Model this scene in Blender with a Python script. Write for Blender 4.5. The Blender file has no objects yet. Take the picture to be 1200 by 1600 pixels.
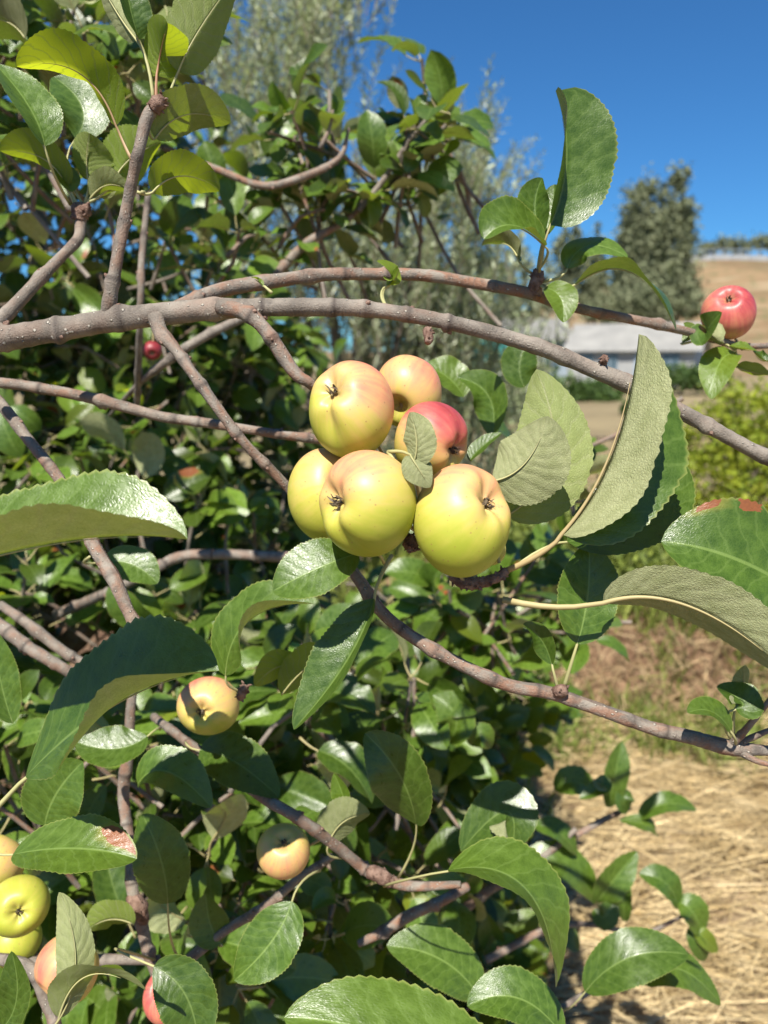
import bpy, math, random
import numpy as np
from mathutils import Vector, Matrix, Quaternion

rng = np.random.default_rng(11)
random.seed(11)
scene = bpy.context.scene
COL = scene.collection

# ------------------------------------------------------------------ camera
PITCH = math.atan(240 / 1200.0)
CAM = np.array([0.0, 0.0, 1.5])
R_ = np.array([1.0, 0.0, 0.0])
U_ = np.array([0.0, math.sin(PITCH), math.cos(PITCH)])
F_ = np.array([0.0, math.cos(PITCH), -math.sin(PITCH)])
cam_d = bpy.data.cameras.new("camera")
cam = bpy.data.objects.new("camera", cam_d)
COL.objects.link(cam)
cam.location = CAM
cam.rotation_euler = (math.pi / 2 - PITCH, 0, 0)
cam_d.sensor_width = 36
cam_d.lens = 27
cam_d.clip_start = 0.02
cam_d.clip_end = 3000
cam_d.dof.use_dof = True
cam_d.dof.focus_distance = 0.485
cam_d.dof.aperture_fstop = 7.0
scene.camera = cam

# ------------------------------------------------------------------ light
S_CAM = np.array([-0.17, 0.69, 0.70])
S_CAM /= np.linalg.norm(S_CAM)
SUN = S_CAM[0] * R_ + S_CAM[1] * U_ - S_CAM[2] * F_
sun_el = math.asin(SUN[2])
sun_az = math.atan2(SUN[0], SUN[1])
w = bpy.data.worlds.new("World")
scene.world = w
w.use_nodes = True
nt = w.node_tree
sky = nt.nodes.new("ShaderNodeTexSky")
sky.sky_type = 'NISHITA'
sky.sun_disc = False
sky.sun_elevation = sun_el
sky.sun_rotation = sun_az
sky.altitude = 600
sky.air_density = 1.0
sky.dust_density = 0.35
sky.ozone_density = 4.0
bg = nt.nodes["Background"]
deep = nt.nodes.new("ShaderNodeMix")          # the clear, saturated blue of a dry summer sky
deep.data_type = 'RGBA'
deep.blend_type = 'MULTIPLY'
deep.inputs[0].default_value = 1.0
deep.inputs[7].default_value = (0.42, 0.92, 1.30, 1)
nt.links.new(sky.outputs[0], deep.inputs[6])
nt.links.new(deep.outputs[2], bg.inputs[0])
bg.inputs[1].default_value = 0.051
sl = bpy.data.lights.new("sun", 'SUN')
sl.energy = 5.0
sl.angle = math.radians(0.53)
sl.color = (1.0, 0.95, 0.86)
so = bpy.data.objects.new("sun", sl)
COL.objects.link(so)
so.rotation_euler = Vector(SUN).to_track_quat('Z', 'Y').to_euler()
so.location = (0, -3, 6)
vs = scene.view_settings
vs.view_transform = 'Standard'
vs.look = 'None'
vs.exposure = 0.92
vs.gamma = 1.0
vs.use_curve_mapping = False
scene.cycles.max_bounces = 8
scene.cycles.transparent_max_bounces = 4


# ------------------------------------------------------------------ helpers
def P(x, y, d):
    return CAM + d * ((x - 600) / 1200.0 * R_ + (800 - y) / 1200.0 * U_ + F_)


def CV(v):
    v = np.array(v, float)
    v = v / np.linalg.norm(v)
    return v[0] * R_ + v[1] * U_ - v[2] * F_


def norm(v):
    return v / (np.linalg.norm(v, axis=-1, keepdims=True) + 1e-12)


def build(name, V, Q, mats, T=None, uv=None, mi=None, attrs=None, parent=None, origin=None, smooth=True):
    """one mesh object; V verts, Q quads, T tris, uv per vertex"""
    V = np.asarray(V, float)
    if origin is None:
        origin = np.zeros(3)
    Q = np.asarray(Q, np.int64).reshape(-1, 4)
    T = np.zeros((0, 3), np.int64) if T is None else np.asarray(T, np.int64).reshape(-1, 3)
    me = bpy.data.meshes.new(name)
    me.vertices.add(len(V))
    me.vertices.foreach_set("co", (V - origin).astype(np.float32).ravel())
    loops = np.concatenate([Q.ravel(), T.ravel()])
    me.loops.add(len(loops))
    me.loops.foreach_set("vertex_index", loops.astype(np.int32))
    nq, ntri = len(Q), len(T)
    st = np.concatenate([np.arange(nq) * 4, nq * 4 + np.arange(ntri) * 3]).astype(np.int32)
    me.polygons.add(nq + ntri)
    me.polygons.foreach_set("loop_start", st)
    me.polygons.foreach_set("use_smooth", np.full(nq + ntri, smooth))
    if mi is not None:
        me.polygons.foreach_set("material_index", np.asarray(mi, np.int32))
    if uv is not None:
        l = me.uv_layers.new(name="UVMap")
        l.data.foreach_set("uv", np.asarray(uv, np.float32)[loops].ravel())
    for k, a in (attrs or {}).items():
        a = np.asarray(a, np.float32)
        if a.ndim == 1:
            at = me.attributes.new(k, 'FLOAT', 'POINT')
            at.data.foreach_set("value", a)
        else:
            at = me.attributes.new(k, 'FLOAT_VECTOR', 'POINT')
            at.data.foreach_set("vector", a.ravel())
    for m in mats:
        me.materials.append(m)
    me.update()
    me.validate()
    o = bpy.data.objects.new(name, me)
    COL.objects.link(o)
    if parent is not None:
        o.parent = parent
        o.location = Vector(origin) - wloc(parent)
    else:
        o.location = origin
    return o


def wloc(o):
    l = Vector(o.location)
    while o.parent is not None:
        o = o.parent
        l = l + Vector(o.location)
    return l


def tag(o, label=None, cat=None, group=None, kind=None):
    if label: o["label"] = label
    if cat: o["category"] = cat
    if group: o["group"] = group
    if kind: o["kind"] = kind
    return o


def empty(name, loc):
    o = bpy.data.objects.new(name, None)
    COL.objects.link(o)
    o.location = loc
    o.empty_display_size = 0.05
    return o


class Acc:
    """collects pieces into one mesh"""
    def __init__(s):
        s.V, s.Q, s.T, s.uv, s.mq, s.mt, s.at, s.n = [], [], [], [], [], [], {}, 0

    def add(s, V, Q, uv=None, mi=0, T=None, **at):
        V = np.asarray(V, float)
        Q = np.asarray(Q, np.int64).reshape(-1, 4)
        s.V.append(V); s.Q.append(Q + s.n)
        s.uv.append(np.zeros((len(V), 2)) if uv is None else np.asarray(uv))
        s.mq.append(np.full(len(Q), mi) if np.isscalar(mi) else np.asarray(mi))
        if T is not None:
            T = np.asarray(T, np.int64).reshape(-1, 3)
            s.T.append(T + s.n); s.mt.append(np.full(len(T), mi if np.isscalar(mi) else 0))
        for k, a in at.items():
            a = np.asarray(a, float)
            s.at.setdefault(k, []).append(np.tile(a, (len(V), 1)) if a.ndim == 1 and len(a) == 3 else np.full(len(V), float(a)) if a.ndim == 0 else a)
        s.n += len(V)

    def build(s, name, mats, parent=None, origin=None, smooth=True):
        T = np.concatenate(s.T) if s.T else None
        mi = np.concatenate(s.mq + s.mt)
        return build(name, np.concatenate(s.V), np.concatenate(s.Q), mats, T, np.concatenate(s.uv), mi,
                     {k: np.concatenate(a) for k, a in s.at.items()}, parent, origin, smooth)


def catmull(pts, step):
    """resample polyline of (x,y,z,r) rows smoothly at about step metres"""
    p = np.asarray(pts, float)
    if len(p) == 2:
        p = np.array([p[0], (p[0] + p[1]) / 2, p[1]])
    e = np.vstack([2 * p[0] - p[1], p, 2 * p[-1] - p[-2]])
    out = []
    for i in range(1, len(e) - 2):
        n = max(2, int(np.linalg.norm(e[i + 1][:3] - e[i][:3]) / step))
        t = np.linspace(0, 1, n, endpoint=False)[:, None]
        a, b, c, d = e[i - 1], e[i], e[i + 1], e[i + 2]
        out.append(0.5 * ((2 * b) + (-a + c) * t + (2 * a - 5 * b + 4 * c - d) * t ** 2 + (-a + 3 * b - 3 * c + d) * t ** 3))
    out.append(e[-2][None])
    return np.vstack(out)


def frames(c):
    t = norm(np.gradient(c, axis=0))
    n = np.zeros_like(c)
    a = np.array([0, 0, 1.0]) if abs(t[0][2]) < 0.9 else np.array([1.0, 0, 0])
    n[0] = norm(a - t[0] * a.dot(t[0]))
    for i in range(1, len(c)):
        v = n[i - 1] - t[i] * n[i - 1].dot(t[i])
        n[i] = v / (np.linalg.norm(v) + 1e-12)
    return t, n, np.cross(t, n)


def tube(c, r, ns=8, cap=True, rad_fn=None):
    """tube round points c with radii r -> V,Q,uv (uv: angle, metres)"""
    t, n, b = frames(c)
    k = len(c)
    ang = np.linspace(0, 2 * np.pi, ns + 1)
    ln = np.concatenate([[0], np.cumsum(np.linalg.norm(np.diff(c, axis=0), axis=1))])
    rr = np.asarray(r, float)[:, None] * np.ones(ns + 1)
    if rad_fn is not None:
        m = rad_fn(ln, ang)
        m[:, -1] = m[:, 0]
        rr = rr * m
    if cap:
        c = np.vstack([c[0], c, c[-1]]); rr = np.vstack([rr[0] * 0.02, rr, rr[-1] * 0.02])
        t = np.vstack([t[0], t, t[-1]]); n = np.vstack([n[0], n, n[-1]]); b = np.vstack([b[0], b, b[-1]])
        ln = np.concatenate([[ln[0]], ln, [ln[-1]]])
        k += 2
    V = c[:, None] + rr[..., None] * (np.cos(ang)[None, :, None] * n[:, None] + np.sin(ang)[None, :, None] * b[:, None])
    V = V.reshape(-1, 3)
    i, j = np.meshgrid(np.arange(k - 1), np.arange(ns), indexing='ij')
    a = i * (ns + 1) + j
    Q = np.stack([a, a + 1, a + ns + 2, a + ns + 1], -1).reshape(-1, 4)
    uv = np.stack(np.broadcast_arrays(ang[None, :] / (2 * np.pi), ln[:, None]), -1).reshape(-1, 2)
    return V, Q, uv


def box(c, s, rot=0.0):
    x, y, z = np.array(s) / 2.0
    V = np.array([[sx * x, sy * y, sz * z] for sx in (-1, 1) for sy in (-1, 1) for sz in (-1, 1)])
    ca, sa = math.cos(rot), math.sin(rot)
    V = V @ np.array([[ca, sa, 0], [-sa, ca, 0], [0, 0, 1]])
    Q = [[0, 1, 3, 2], [4, 6, 7, 5], [0, 4, 5, 1], [2, 3, 7, 6], [0, 2, 6, 4], [1, 5, 7, 3]]
    return V + np.array(c), Q


def vnoise(p, seed=0):
    """cheap smooth pseudo noise from summed sines, about -1..1"""
    r = np.random.default_rng(seed)
    out = 0
    for k in range(6):
        d = r.normal(size=p.shape[-1]); d *= (1 + 0.45 * k) / np.linalg.norm(d)
        out = out + np.sin(p @ d + r.uniform(0, 6.28)) / (1 + 0.4 * k)
    return out / 2.6


# ------------------------------------------------------------------ materials
class NB:
    def __init__(s, name):
        s.m = bpy.data.materials.new(name)
        s.m.use_nodes = True
        s.nt = s.m.node_tree
        s.nt.nodes.clear()

    def n(s, typ, ins=None, **kw):
        nd = s.nt.nodes.new(typ)
        for k, v in kw.items():
            setattr(nd, k, v)
        for k, v in (ins or {}).items():
            s.put(nd.inputs[k], v)
        return nd

    def put(s, sock, v):
        if isinstance(v, bpy.types.NodeSocket):
            s.nt.links.new(v, sock)
        else:
            if isinstance(v, (tuple, list)) and len(v) == 3 and sock.type == 'RGBA':
                v = (*v, 1)
            sock.default_value = v

    def math(s, op, a, b=None, c=None, clamp=False):
        nd = s.n("ShaderNodeMath", operation=op, use_clamp=clamp)
        for i, v in enumerate((a, b, c)):
            if v is not None:
                s.put(nd.inputs[i], v)
        return nd.outputs[0]

    def mix(s, f, a, b):
        nd = s.n("ShaderNodeMix", data_type='RGBA')
        s.put(nd.inputs[0], f); s.put(nd.inputs[6], a); s.put(nd.inputs[7], b)
        return nd.outputs[2]

    def mixf(s, f, a, b):
        nd = s.n("ShaderNodeMix", data_type='FLOAT')
        s.put(nd.inputs[0], f); s.put(nd.inputs[2], a); s.put(nd.inputs[3], b)
        return nd.outputs[0]

    def step(s, v, lo, hi, a=0.0, b=1.0):
        nd = s.n("ShaderNodeMapRange", interpolation_type='SMOOTHSTEP')
        s.put(nd.inputs[0], v); s.put(nd.inputs[1], lo); s.put(nd.inputs[2], hi); s.put(nd.inputs[3], a); s.put(nd.inputs[4], b)
        return nd.outputs[0]

    def attr(s, name):
        return s.n("ShaderNodeAttribute", attribute_name=name)

    def sep(s, v):
        nd = s.n("ShaderNodeSeparateXYZ"); s.put(nd.inputs[0], v)
        return nd.outputs

    def noise(s, vec, scale, detail=3, rough=0.55, out=0):
        nd = s.n("ShaderNodeTexNoise", {"Scale": scale, "Detail": detail, "Roughness": rough})
        if vec is not None:
            s.put(nd.inputs["Vector"], vec)
        return nd.outputs[out]

    def voro(s, vec, scale, feature='F1', out=0):
        nd = s.n("ShaderNodeTexVoronoi", {"Scale": scale}, feature=feature)
        s.put(nd.inputs["Vector"], vec)
        return nd.outputs[out]

    def bump(s, h, strength, dist=0.001):
        nd = s.n("ShaderNodeBump", {"Strength": strength, "Distance": dist, "Height": h})
        return nd.outputs[0]

    def princ(s, col, rough=0.5, normal=None, **kw):
        nd = s.n("ShaderNodeBsdfPrincipled", {"Base Color": col, "Roughness": rough})
        if normal is not None:
            s.put(nd.inputs["Normal"], normal)
        for k, v in kw.items():
            s.put(nd.inputs[k.replace("_", " ")], v)
        return nd.outputs[0]

    def out(s, sh):
        o = s.n("ShaderNodeOutputMaterial")
        s.nt.links.new(sh, o.inputs[0])
        return s.m

    def scalevec(s, vec, sc):
        nd = s.n("ShaderNodeVectorMath", operation='MULTIPLY')
        s.put(nd.inputs[0], vec); nd.inputs[1].default_value = sc
        return nd.outputs[0]


def mat_leaf(name="apple_leaf", fine=True):
    b = NB(name)
    uvn = b.n("ShaderNodeUVMap").outputs[0]
    x, y, _ = b.sep(uvn)
    tint = b.sep(b.attr("tint").outputs["Vector"])       # value, yellow (aged leaf and painted backlit glow), random
    spot = b.sep(b.attr("spot").outputs["Vector"])       # u, v, radius of a brown patch
    u = b.math('ABSOLUTE', b.math('MULTIPLY_ADD', x, 2.0, -1.0))
    nz = b.noise(uvn, 3.5, 3)
    s_ = b.math('ADD', b.math('SUBTRACT', y, b.math('MULTIPLY', u, 0.20)), b.math('MULTIPLY', nz, 0.16))
    fr = b.math('PINGPONG', b.math('MULTIPLY', s_, 9.0), 0.5)
    side = b.step(fr, 0.035, 0.10, 1.0, 0.0)
    midr = b.step(u, 0.015, 0.05, 1.0, 0.0)
    sc = b.scalevec(uvn, (1.0, 1.7, 1.0))
    net = b.voro(sc, 34.0, 'DISTANCE_TO_EDGE')
    netm = b.step(net, 0.0, 0.12, 1.0, 0.0)
    pillow = b.step(net, 0.0, 0.35)
    pill2 = b.step(fr, 0.0, 0.4)
    rim = b.step(u, 0.95, 0.995)
    mott = b.noise(sc, 7.0, 4)
    # upper side
    top = b.mix(b.step(mott, 0.3, 0.7), (0.036, 0.073, 0.007), (0.066, 0.120, 0.012))
    top = b.mix(tint[1], top, (0.16, 0.21, 0.022))
    vein = b.math('MAXIMUM', b.math('MULTIPLY', side, 0.26), b.math('MAXIMUM', b.math('MULTIPLY', netm, 0.12), b.math('MULTIPLY', midr, 0.8)))
    top = b.mix(vein, top, (0.15, 0.22, 0.05))
    top = b.mix(b.math('MULTIPLY', rim, 0.6), top, (0.22, 0.24, 0.06))
    # underside
    und = b.mix(b.step(mott, 0.3, 0.7), (0.325, 0.345, 0.17), (0.43, 0.445, 0.24))
    und = b.mix(b.step(tint[1], 0.05, 0.8), und, (0.16, 0.245, 0.022))  # aged yellow; on backlit leaves, light coming through put into the colour
    vun = b.math('MAXIMUM', b.math('MULTIPLY', side, 0.28), b.math('MULTIPLY', midr, 0.8))
    und = b.mix(vun, und, (0.43, 0.44, 0.24))
    felt = b.noise(sc, 90.0, 3)
    und = b.mix(b.step(felt, 0.35, 0.65, 0.0, 0.34), und, (0.17, 0.18, 0.07))
    und = b.mix(b.math('MULTIPLY', netm, 0.3), und, (0.16, 0.17, 0.07))
    back = b.n("ShaderNodeNewGeometry").outputs["Backfacing"]
    col = b.mix(back, top, und)
    val = b.math('ADD', 1.0, tint[0])
    hsv = b.n("ShaderNodeHueSaturation", {"Color": col, "Value": val})
    col = hsv.outputs[0]
    # brown dead patch
    dx = b.math('SUBTRACT', x, spot[0]); dy = b.math('SUBTRACT', y, spot[1])
    dd = b.math('SQRT', b.math('ADD', b.math('MULTIPLY', dx, dx), b.math('MULTIPLY', dy, dy)))
    dd = b.math('ADD', dd, b.math('MULTIPLY_ADD', b.noise(uvn, 9.0, 3), 0.16, -0.08))
    spb = b.sep(b.attr("spotb").outputs["Vector"])
    dx2 = b.math('SUBTRACT', x, spb[0]); dy2 = b.math('SUBTRACT', y, spb[1])
    d2 = b.math('SQRT', b.math('ADD', b.math('MULTIPLY', dx2, dx2), b.math('MULTIPLY', dy2, dy2)))
    d2 = b.math('ADD', d2, b.math('MULTIPLY_ADD', b.noise(uvn, 14.0, 3), 0.10, -0.05))
    patch = b.math('MAXIMUM', b.math('LESS_THAN', dd, spot[2]), b.math('LESS_THAN', d2, spb[2]))
    brown = b.mix(b.noise(uvn, 30.0, 3), (0.30, 0.10, 0.03), (0.16, 0.06, 0.025))
    halo = b.math('MULTIPLY', b.math('GREATER_THAN', spot[2], 0.001), b.step(b.math('SUBTRACT', dd, spot[2]), 0.0, 0.10, 0.75, 0.0))
    col = b.mix(halo, col, (0.20, 0.19, 0.03))
    col = b.mix(patch, col, brown)
    hgt = b.math('ADD', b.math('MULTIPLY', pillow, 0.45), b.math('ADD', b.math('MULTIPLY', pill2, 0.75), b.math('MULTIPLY', midr, -1.0)))
    hgt_b = b.math('ADD', b.math('MULTIPLY', hgt, -0.8), b.math('MULTIPLY', felt, 0.9))
    hh = b.mixf(back, hgt, hgt_b)
    nrm = b.bump(hh, b.mixf(back, 0.24, 0.8), 0.0006)
    ro = b.mixf(back, b.mixf(b.step(mott, 0.3, 0.7), 0.27, 0.42), 0.85)
    spec = b.mixf(back, 0.50, 0.12)
    pr = b.princ(col, ro, nrm, Specular_IOR_Level=spec)
    tcol = b.mix(b.math('MULTIPLY', tint[1], 1.0), (0.17, 0.30, 0.012), (0.54, 0.61, 0.02))
    tcol = b.mix(b.math('MULTIPLY', side, 0.4), tcol, (0.10, 0.18, 0.015))
    tcol = b.mix(patch, tcol, (0.12, 0.04, 0.01))
    tr = b.n("ShaderNodeBsdfTranslucent", {"Color": tcol}).outputs[0]
    mx = b.n("ShaderNodeMixShader"); b.put(mx.inputs[0], b.mixf(tint[1], 0.17, 0.55))
    b.nt.links.new(pr, mx.inputs[1]); b.nt.links.new(tr, mx.inputs[2])
    return b.out(mx.outputs[0])


def mat_petiole():
    b = NB("leaf_stalk")
    uvn = b.n("ShaderNodeUVMap").outputs[0]
    red = b.attr("red").outputs["Fac"]
    _, y, _ = b.sep(uvn)
    c = b.mix(b.noise(uvn, 60, 2), (0.30, 0.33, 0.12), (0.42, 0.42, 0.20))
    c = b.mix(red, c, (0.30, 0.10, 0.06))
    return b.out(b.princ(c, 0.6))


def mat_bark(name="apple_bark", red=0.5):
    b = NB(name)
    uvn = b.n("ShaderNodeUVMap").outputs[0]
    st = b.scalevec(uvn, (1.0, 22.0, 1.0))
    big = b.noise(st, 1.7, 4)
    fine = b.noise(b.scalevec(uvn, (6.0, 300.0, 1.0)), 1.0, 3)
    rings = b.noise(b.scalevec(uvn, (1.2, 420.0, 1.0)), 1.0, 2)
    ob = b.n("ShaderNodeTexCoord").outputs["Object"]
    grain = b.noise(ob, 900.0, 3)
    rn = b.attr("red").outputs["Fac"]
    c = b.mix(b.step(big, 0.35, 0.65), (0.108, 0.092, 0.076), (0.245, 0.212, 0.175))
    c = b.mix(b.math('MULTIPLY', b.step(b.noise(st, 2.6, 3), 0.40, 0.62), rn), c, (0.23, 0.095, 0.048))
    c = b.mix(b.math('MULTIPLY', b.step(rings, 0.56, 0.70), b.step(b.noise(st, 0.9, 2), 0.48, 0.62, 0.08, 0.6)), c, (0.09, 0.065, 0.055))
    c = b.mix(b.step(grain, 0.3, 0.7, 0.0, 0.35), c, (0.25, 0.205, 0.16))
    blot = b.step(b.noise(b.scalevec(uvn, (2.0, 70.0, 1.0)), 1.0, 4, 0.7), 0.56, 0.66, 0.0, 0.55)
    c = b.mix(blot, c, (0.085, 0.072, 0.060))
    le = b.voro(b.scalevec(uvn, (8.0, 170.0, 1.0)), 1.0)
    lm = b.step(le, 0.11, 0.20, 1.0, 0.0)
    c = b.mix(b.math('MULTIPLY', lm, 0.85), c, (0.46, 0.42, 0.35))
    dk = b.attr("dark").outputs["Fac"]
    c = b.mix(dk, c, (0.055, 0.042, 0.036))
    h = b.math('ADD', b.math('MULTIPLY', rings, 0.3), b.math('ADD', b.math('MULTIPLY', grain, 0.6), b.math('MULTIPLY', lm, 1.0)))
    return b.out(b.princ(c, 0.72, b.bump(h, 1.0, 0.0013), Specular_IOR_Level=0.3))


def mat_apple():
    b = NB("apple_skin")
    bl = b.attr("blush").outputs["Fac"]
    ob = b.n("ShaderNodeTexCoord").outputs["Object"]
    oi = b.n("ShaderNodeObjectInfo").outputs["Random"]
    n1 = b.noise(ob, 60.0, 4)
    stv = b.attr("ax").outputs["Vector"]
    streak = b.noise(stv, 1.0, 3)
    f = b.math('ADD', bl, b.math('ADD', b.math('MULTIPLY_ADD', n1, 0.34, -0.17), b.math('MULTIPLY_ADD', streak, 0.30, -0.15)))
    rp = b.n("ShaderNodeValToRGB", {"Fac": f})
    cr = rp.color_ramp
    cr.interpolation = 'B_SPLINE'
    stops = [(0.0, (0.305, 0.355, 0.030)), (0.22, (0.455, 0.425, 0.062)), (0.42, (0.58, 0.395, 0.145)),
             (0.60, (0.58, 0.225, 0.130)), (0.78, (0.50, 0.085, 0.085)), (1.0, (0.16, 0.012, 0.02))]
    cr.elements[0].position = 0; cr.elements[0].color = (*stops[0][1], 1)
    cr.elements[1].position = 1; cr.elements[1].color = (*stops[-1][1], 1)
    for p, c in stops[1:-1]:
        e = cr.elements.new(p); e.color = (*c, 1)
    c = rp.outputs[0]
    dots = b.voro(ob, 260.0)
    dm = b.step(dots, 0.10, 0.17, 1.0, 0.0)
    keep = b.step(b.noise(ob, 200.0, 1), 0.46, 0.50)
    c = b.mix(b.math('MULTIPLY', b.math('MULTIPLY', dm, keep), 0.7), c, (0.30, 0.17, 0.06))
    scab = b.math('MULTIPLY', b.step(b.noise(ob, 75.0, 5, 0.7), 0.62, 0.72), 0.35)
    c = b.mix(scab, c, (0.36, 0.27, 0.10))
    cav = b.attr("cavity").outputs["Fac"]
    rus = b.math('MULTIPLY', cav, b.step(b.noise(ob, 330.0, 4), 0.35, 0.6))
    c = b.mix(b.math('MULTIPLY', rus, 0.65), c, (0.33, 0.25, 0.10))
    bm = b.bump(b.math('ADD', b.noise(ob, 120.0, 3), b.math('MULTIPLY', dm, 0.2)), 0.12, 0.0008)
    bl2 = b.noise(ob, 90.0, 3)
    return b.out(b.princ(c, b.mixf(bl2, 0.36, 0.52), bm, Specular_IOR_Level=0.40, Subsurface_Weight=0.12,
                         Subsurface_Radius=(0.004, 0.002, 0.0008), Subsurface_Scale=1.0,
                         Coat_Weight=0.03, Coat_Roughness=0.28))


def mat_simple(name, c1, c2, scale=8.0, rough=0.8, bump=0.4, dist=0.01, spec=0.3, detail=4, trans=None, tfac=0.3, tinted=False):
    b = NB(name)
    ob = b.n("ShaderNodeTexCoord").outputs["Object"]
    nz = b.noise(ob, scale, detail)
    c = b.mix(b.step(nz, 0.3, 0.7), c1, c2)
    if tinted:
        t = b.sep(b.attr("tint").outputs["Vector"])
        c = b.n("ShaderNodeHueSaturation", {"Color": c, "Value": b.math('ADD', 1.0, t[0])}).outputs[0]
        c = b.mix(t[1], c, trans if trans else c2)
    nr = b.bump(b.noise(ob, scale * 4, 3), bump, dist) if bump else None
    sh = b.princ(c, rough, nr, Specular_IOR_Level=spec)
    if trans:
        tr = b.n("ShaderNodeBsdfTranslucent", {"Color": trans}).outputs[0]
        mx = b.n("ShaderNodeMixShader"); mx.inputs[0].default_value = tfac
        b.nt.links.new(sh, mx.inputs[1]); b.nt.links.new(tr, mx.inputs[2])
        sh = mx.outputs[0]
    return b.out(sh)


def mat_ground():
    b = NB("dry_earth")
    ps = b.n("ShaderNodeNewGeometry").outputs["Position"]
    n1 = b.noise(ps, 0.9, 5); n2 = b.noise(ps, 14.0, 5); n3 = b.noise(ps, 90.0, 4)
    bank = b.attr("bank").outputs["Fac"]
    c = b.mix(b.step(n2, 0.35, 0.65), (0.22, 0.15, 0.088), (0.34, 0.255, 0.145))
    c = b.mix(b.step(n3, 0.45, 0.7, 0.0, 0.6), c, (0.52, 0.42, 0.26))
    earth = b.mix(b.step(n2, 0.35, 0.65), (0.12, 0.068, 0.04), (0.22, 0.138, 0.082))
    c = b.mix(bank, c, earth)
    far = b.mix(b.step(b.noise(ps, 0.25, 4), 0.35, 0.65), (0.19, 0.15, 0.085), (0.27, 0.215, 0.12))
    _, y, z = b.sep(ps)
    c = b.mix(b.step(y, 6.0, 9.0), c, far)
    hill = b.mix(b.step(b.noise(ps, 0.10, 6, 0.65), 0.35, 0.65), (0.155, 0.102, 0.056), (0.235, 0.16, 0.088))
    hill = b.mix(b.step(b.noise(ps, 0.8, 5), 0.52, 0.62), hill, (0.13, 0.115, 0.055))
    hill = b.mix(b.step(b.noise(b.scalevec(ps, (0.25, 1.0, 1.6)), 0.35, 5), 0.5, 0.68, 0.0, 0.6), hill, (0.34, 0.27, 0.17))
    c = b.mix(b.step(y, 55.0, 70.0), c, hill)
    h = b.math('ADD', n2, b.math('MULTIPLY', n3, 0.5))
    return b.out(b.princ(c, 0.92, b.bump(h, 0.7, 0.03), Specular_IOR_Level=0.15))


M_LEAF = mat_leaf()
M_PET = mat_petiole()
M_BARK = mat_bark()
M_APPLE = mat_apple()
M_CALYX = mat_simple("dried_calyx", (0.06, 0.045, 0.032), (0.22, 0.175, 0.12), 400, 0.9, 0.5, 0.001, 0.1)
M_SPUR = mat_simple("spur_scales", (0.10, 0.055, 0.040), (0.26, 0.17, 0.13), 180, 0.85, 0.8, 0.002, 0.15)
M_GROUND = mat_ground()
M_STRAW = mat_simple("dry_straw", (0.34, 0.245, 0.11), (0.62, 0.49, 0.27), 9, 0.55, 0, 0, 0.4, tinted=True, trans=(0.6, 0.45, 0.2), tfac=0.15)
M_OLIVE = mat_simple("olive_leaf", (0.22, 0.265, 0.13), (0.50, 0.53, 0.37), 5, 0.42, 0, 0, 0.5, tinted=True, trans=(0.34, 0.42, 0.16), tfac=0.32)
M_FARLEAF = mat_simple("far_tree_leaf", (0.14, 0.16, 0.085), (0.25, 0.265, 0.155), 0.7, 0.75, 0, 0, 0.2, tinted=True, trans=(0.12, 0.17, 0.05), tfac=0.2)  # green lightened to put some distance haze into the colour
M_BUSH = mat_simple("yellow_bush_leaf", (0.13, 0.205, 0.02), (0.31, 0.37, 0.035), 3, 0.55, 0, 0, 0.3, tinted=True, trans=(0.38, 0.40, 0.03), tfac=0.3)
M_SHRUB = mat_simple("green_shrub_leaf", (0.045, 0.085, 0.022), (0.085, 0.135, 0.035), 3, 0.55, 0, 0, 0.3, tinted=True, trans=(0.16, 0.28, 0.03), tfac=0.25)
M_WEED = mat_simple("weed_leaf", (0.085, 0.13, 0.025), (0.21, 0.235, 0.06), 6, 0.6, 0, 0, 0.3, tinted=True, trans=(0.30, 0.36, 0.05), tfac=0.3)
M_DRY = mat_simple("dry_weed", (0.30, 0.21, 0.11), (0.50, 0.38, 0.22), 8, 0.8, 0, 0, 0.2, tinted=True, trans=(0.4, 0.3, 0.12), tfac=0.15)
M_TRUNK = mat_simple("grey_trunk", (0.10, 0.08, 0.062), (0.20, 0.165, 0.13), 14, 0.9, 0.8, 0.01, 0.15)
M_WHITE = mat_simple("white_render", (0.27, 0.27, 0.265), (0.33, 0.33, 0.32), 2, 0.8, 0.1, 0.01, 0.2)
M_ROOF = mat_simple("pale_metal_roof", (0.21, 0.205, 0.19), (0.27, 0.262, 0.24), 1.2, 0.55, 0.1, 0.01, 0.4)
M_BLUE = mat_simple("pale_blue_cladding", (0.24, 0.30, 0.35), (0.30, 0.35, 0.40), 1.5, 0.7, 0.1, 0.01, 0.3)
M_GLASS = mat_simple("dark_window", (0.05, 0.08, 0.10), (0.09, 0.13, 0.16), 1.5, 0.15, 0, 0, 0.6)
M_TEAL = mat_simple("teal_net", (0.03, 0.19, 0.18), (0.06, 0.28, 0.26), 6, 0.7, 0.2, 0.01, 0.3)
M_WOOD = mat_simple("weathered_wood", (0.07, 0.055, 0.04), (0.16, 0.125, 0.09), 20, 0.9, 0.5, 0.01, 0.15)
M_RAIL = mat_simple("pale_concrete", (0.26, 0.265, 0.27), (0.33, 0.335, 0.335), 0.6, 0.85, 0.1, 0.01, 0.2)


# ------------------------------------------------------------------ ground, hill
def sstep(a, b, x):
    t = np.clip((x - a) / (b - a), 0, 1)
    return t * t * (3 - 2 * t)


def bank_h(x, y):
    ridge = 3.25 + 0.25 * np.sin(x * 0.9 + 0.4) - 0.12 * x
    h = 0.26 * sstep(ridge - 0.35, ridge + 0.15, y) * (1 - 0.6 * sstep(ridge + 0.6, ridge + 3.0, y))
    return h * sstep(-0.6, 0.5, x) * (1 - 0.0 * x)


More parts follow.
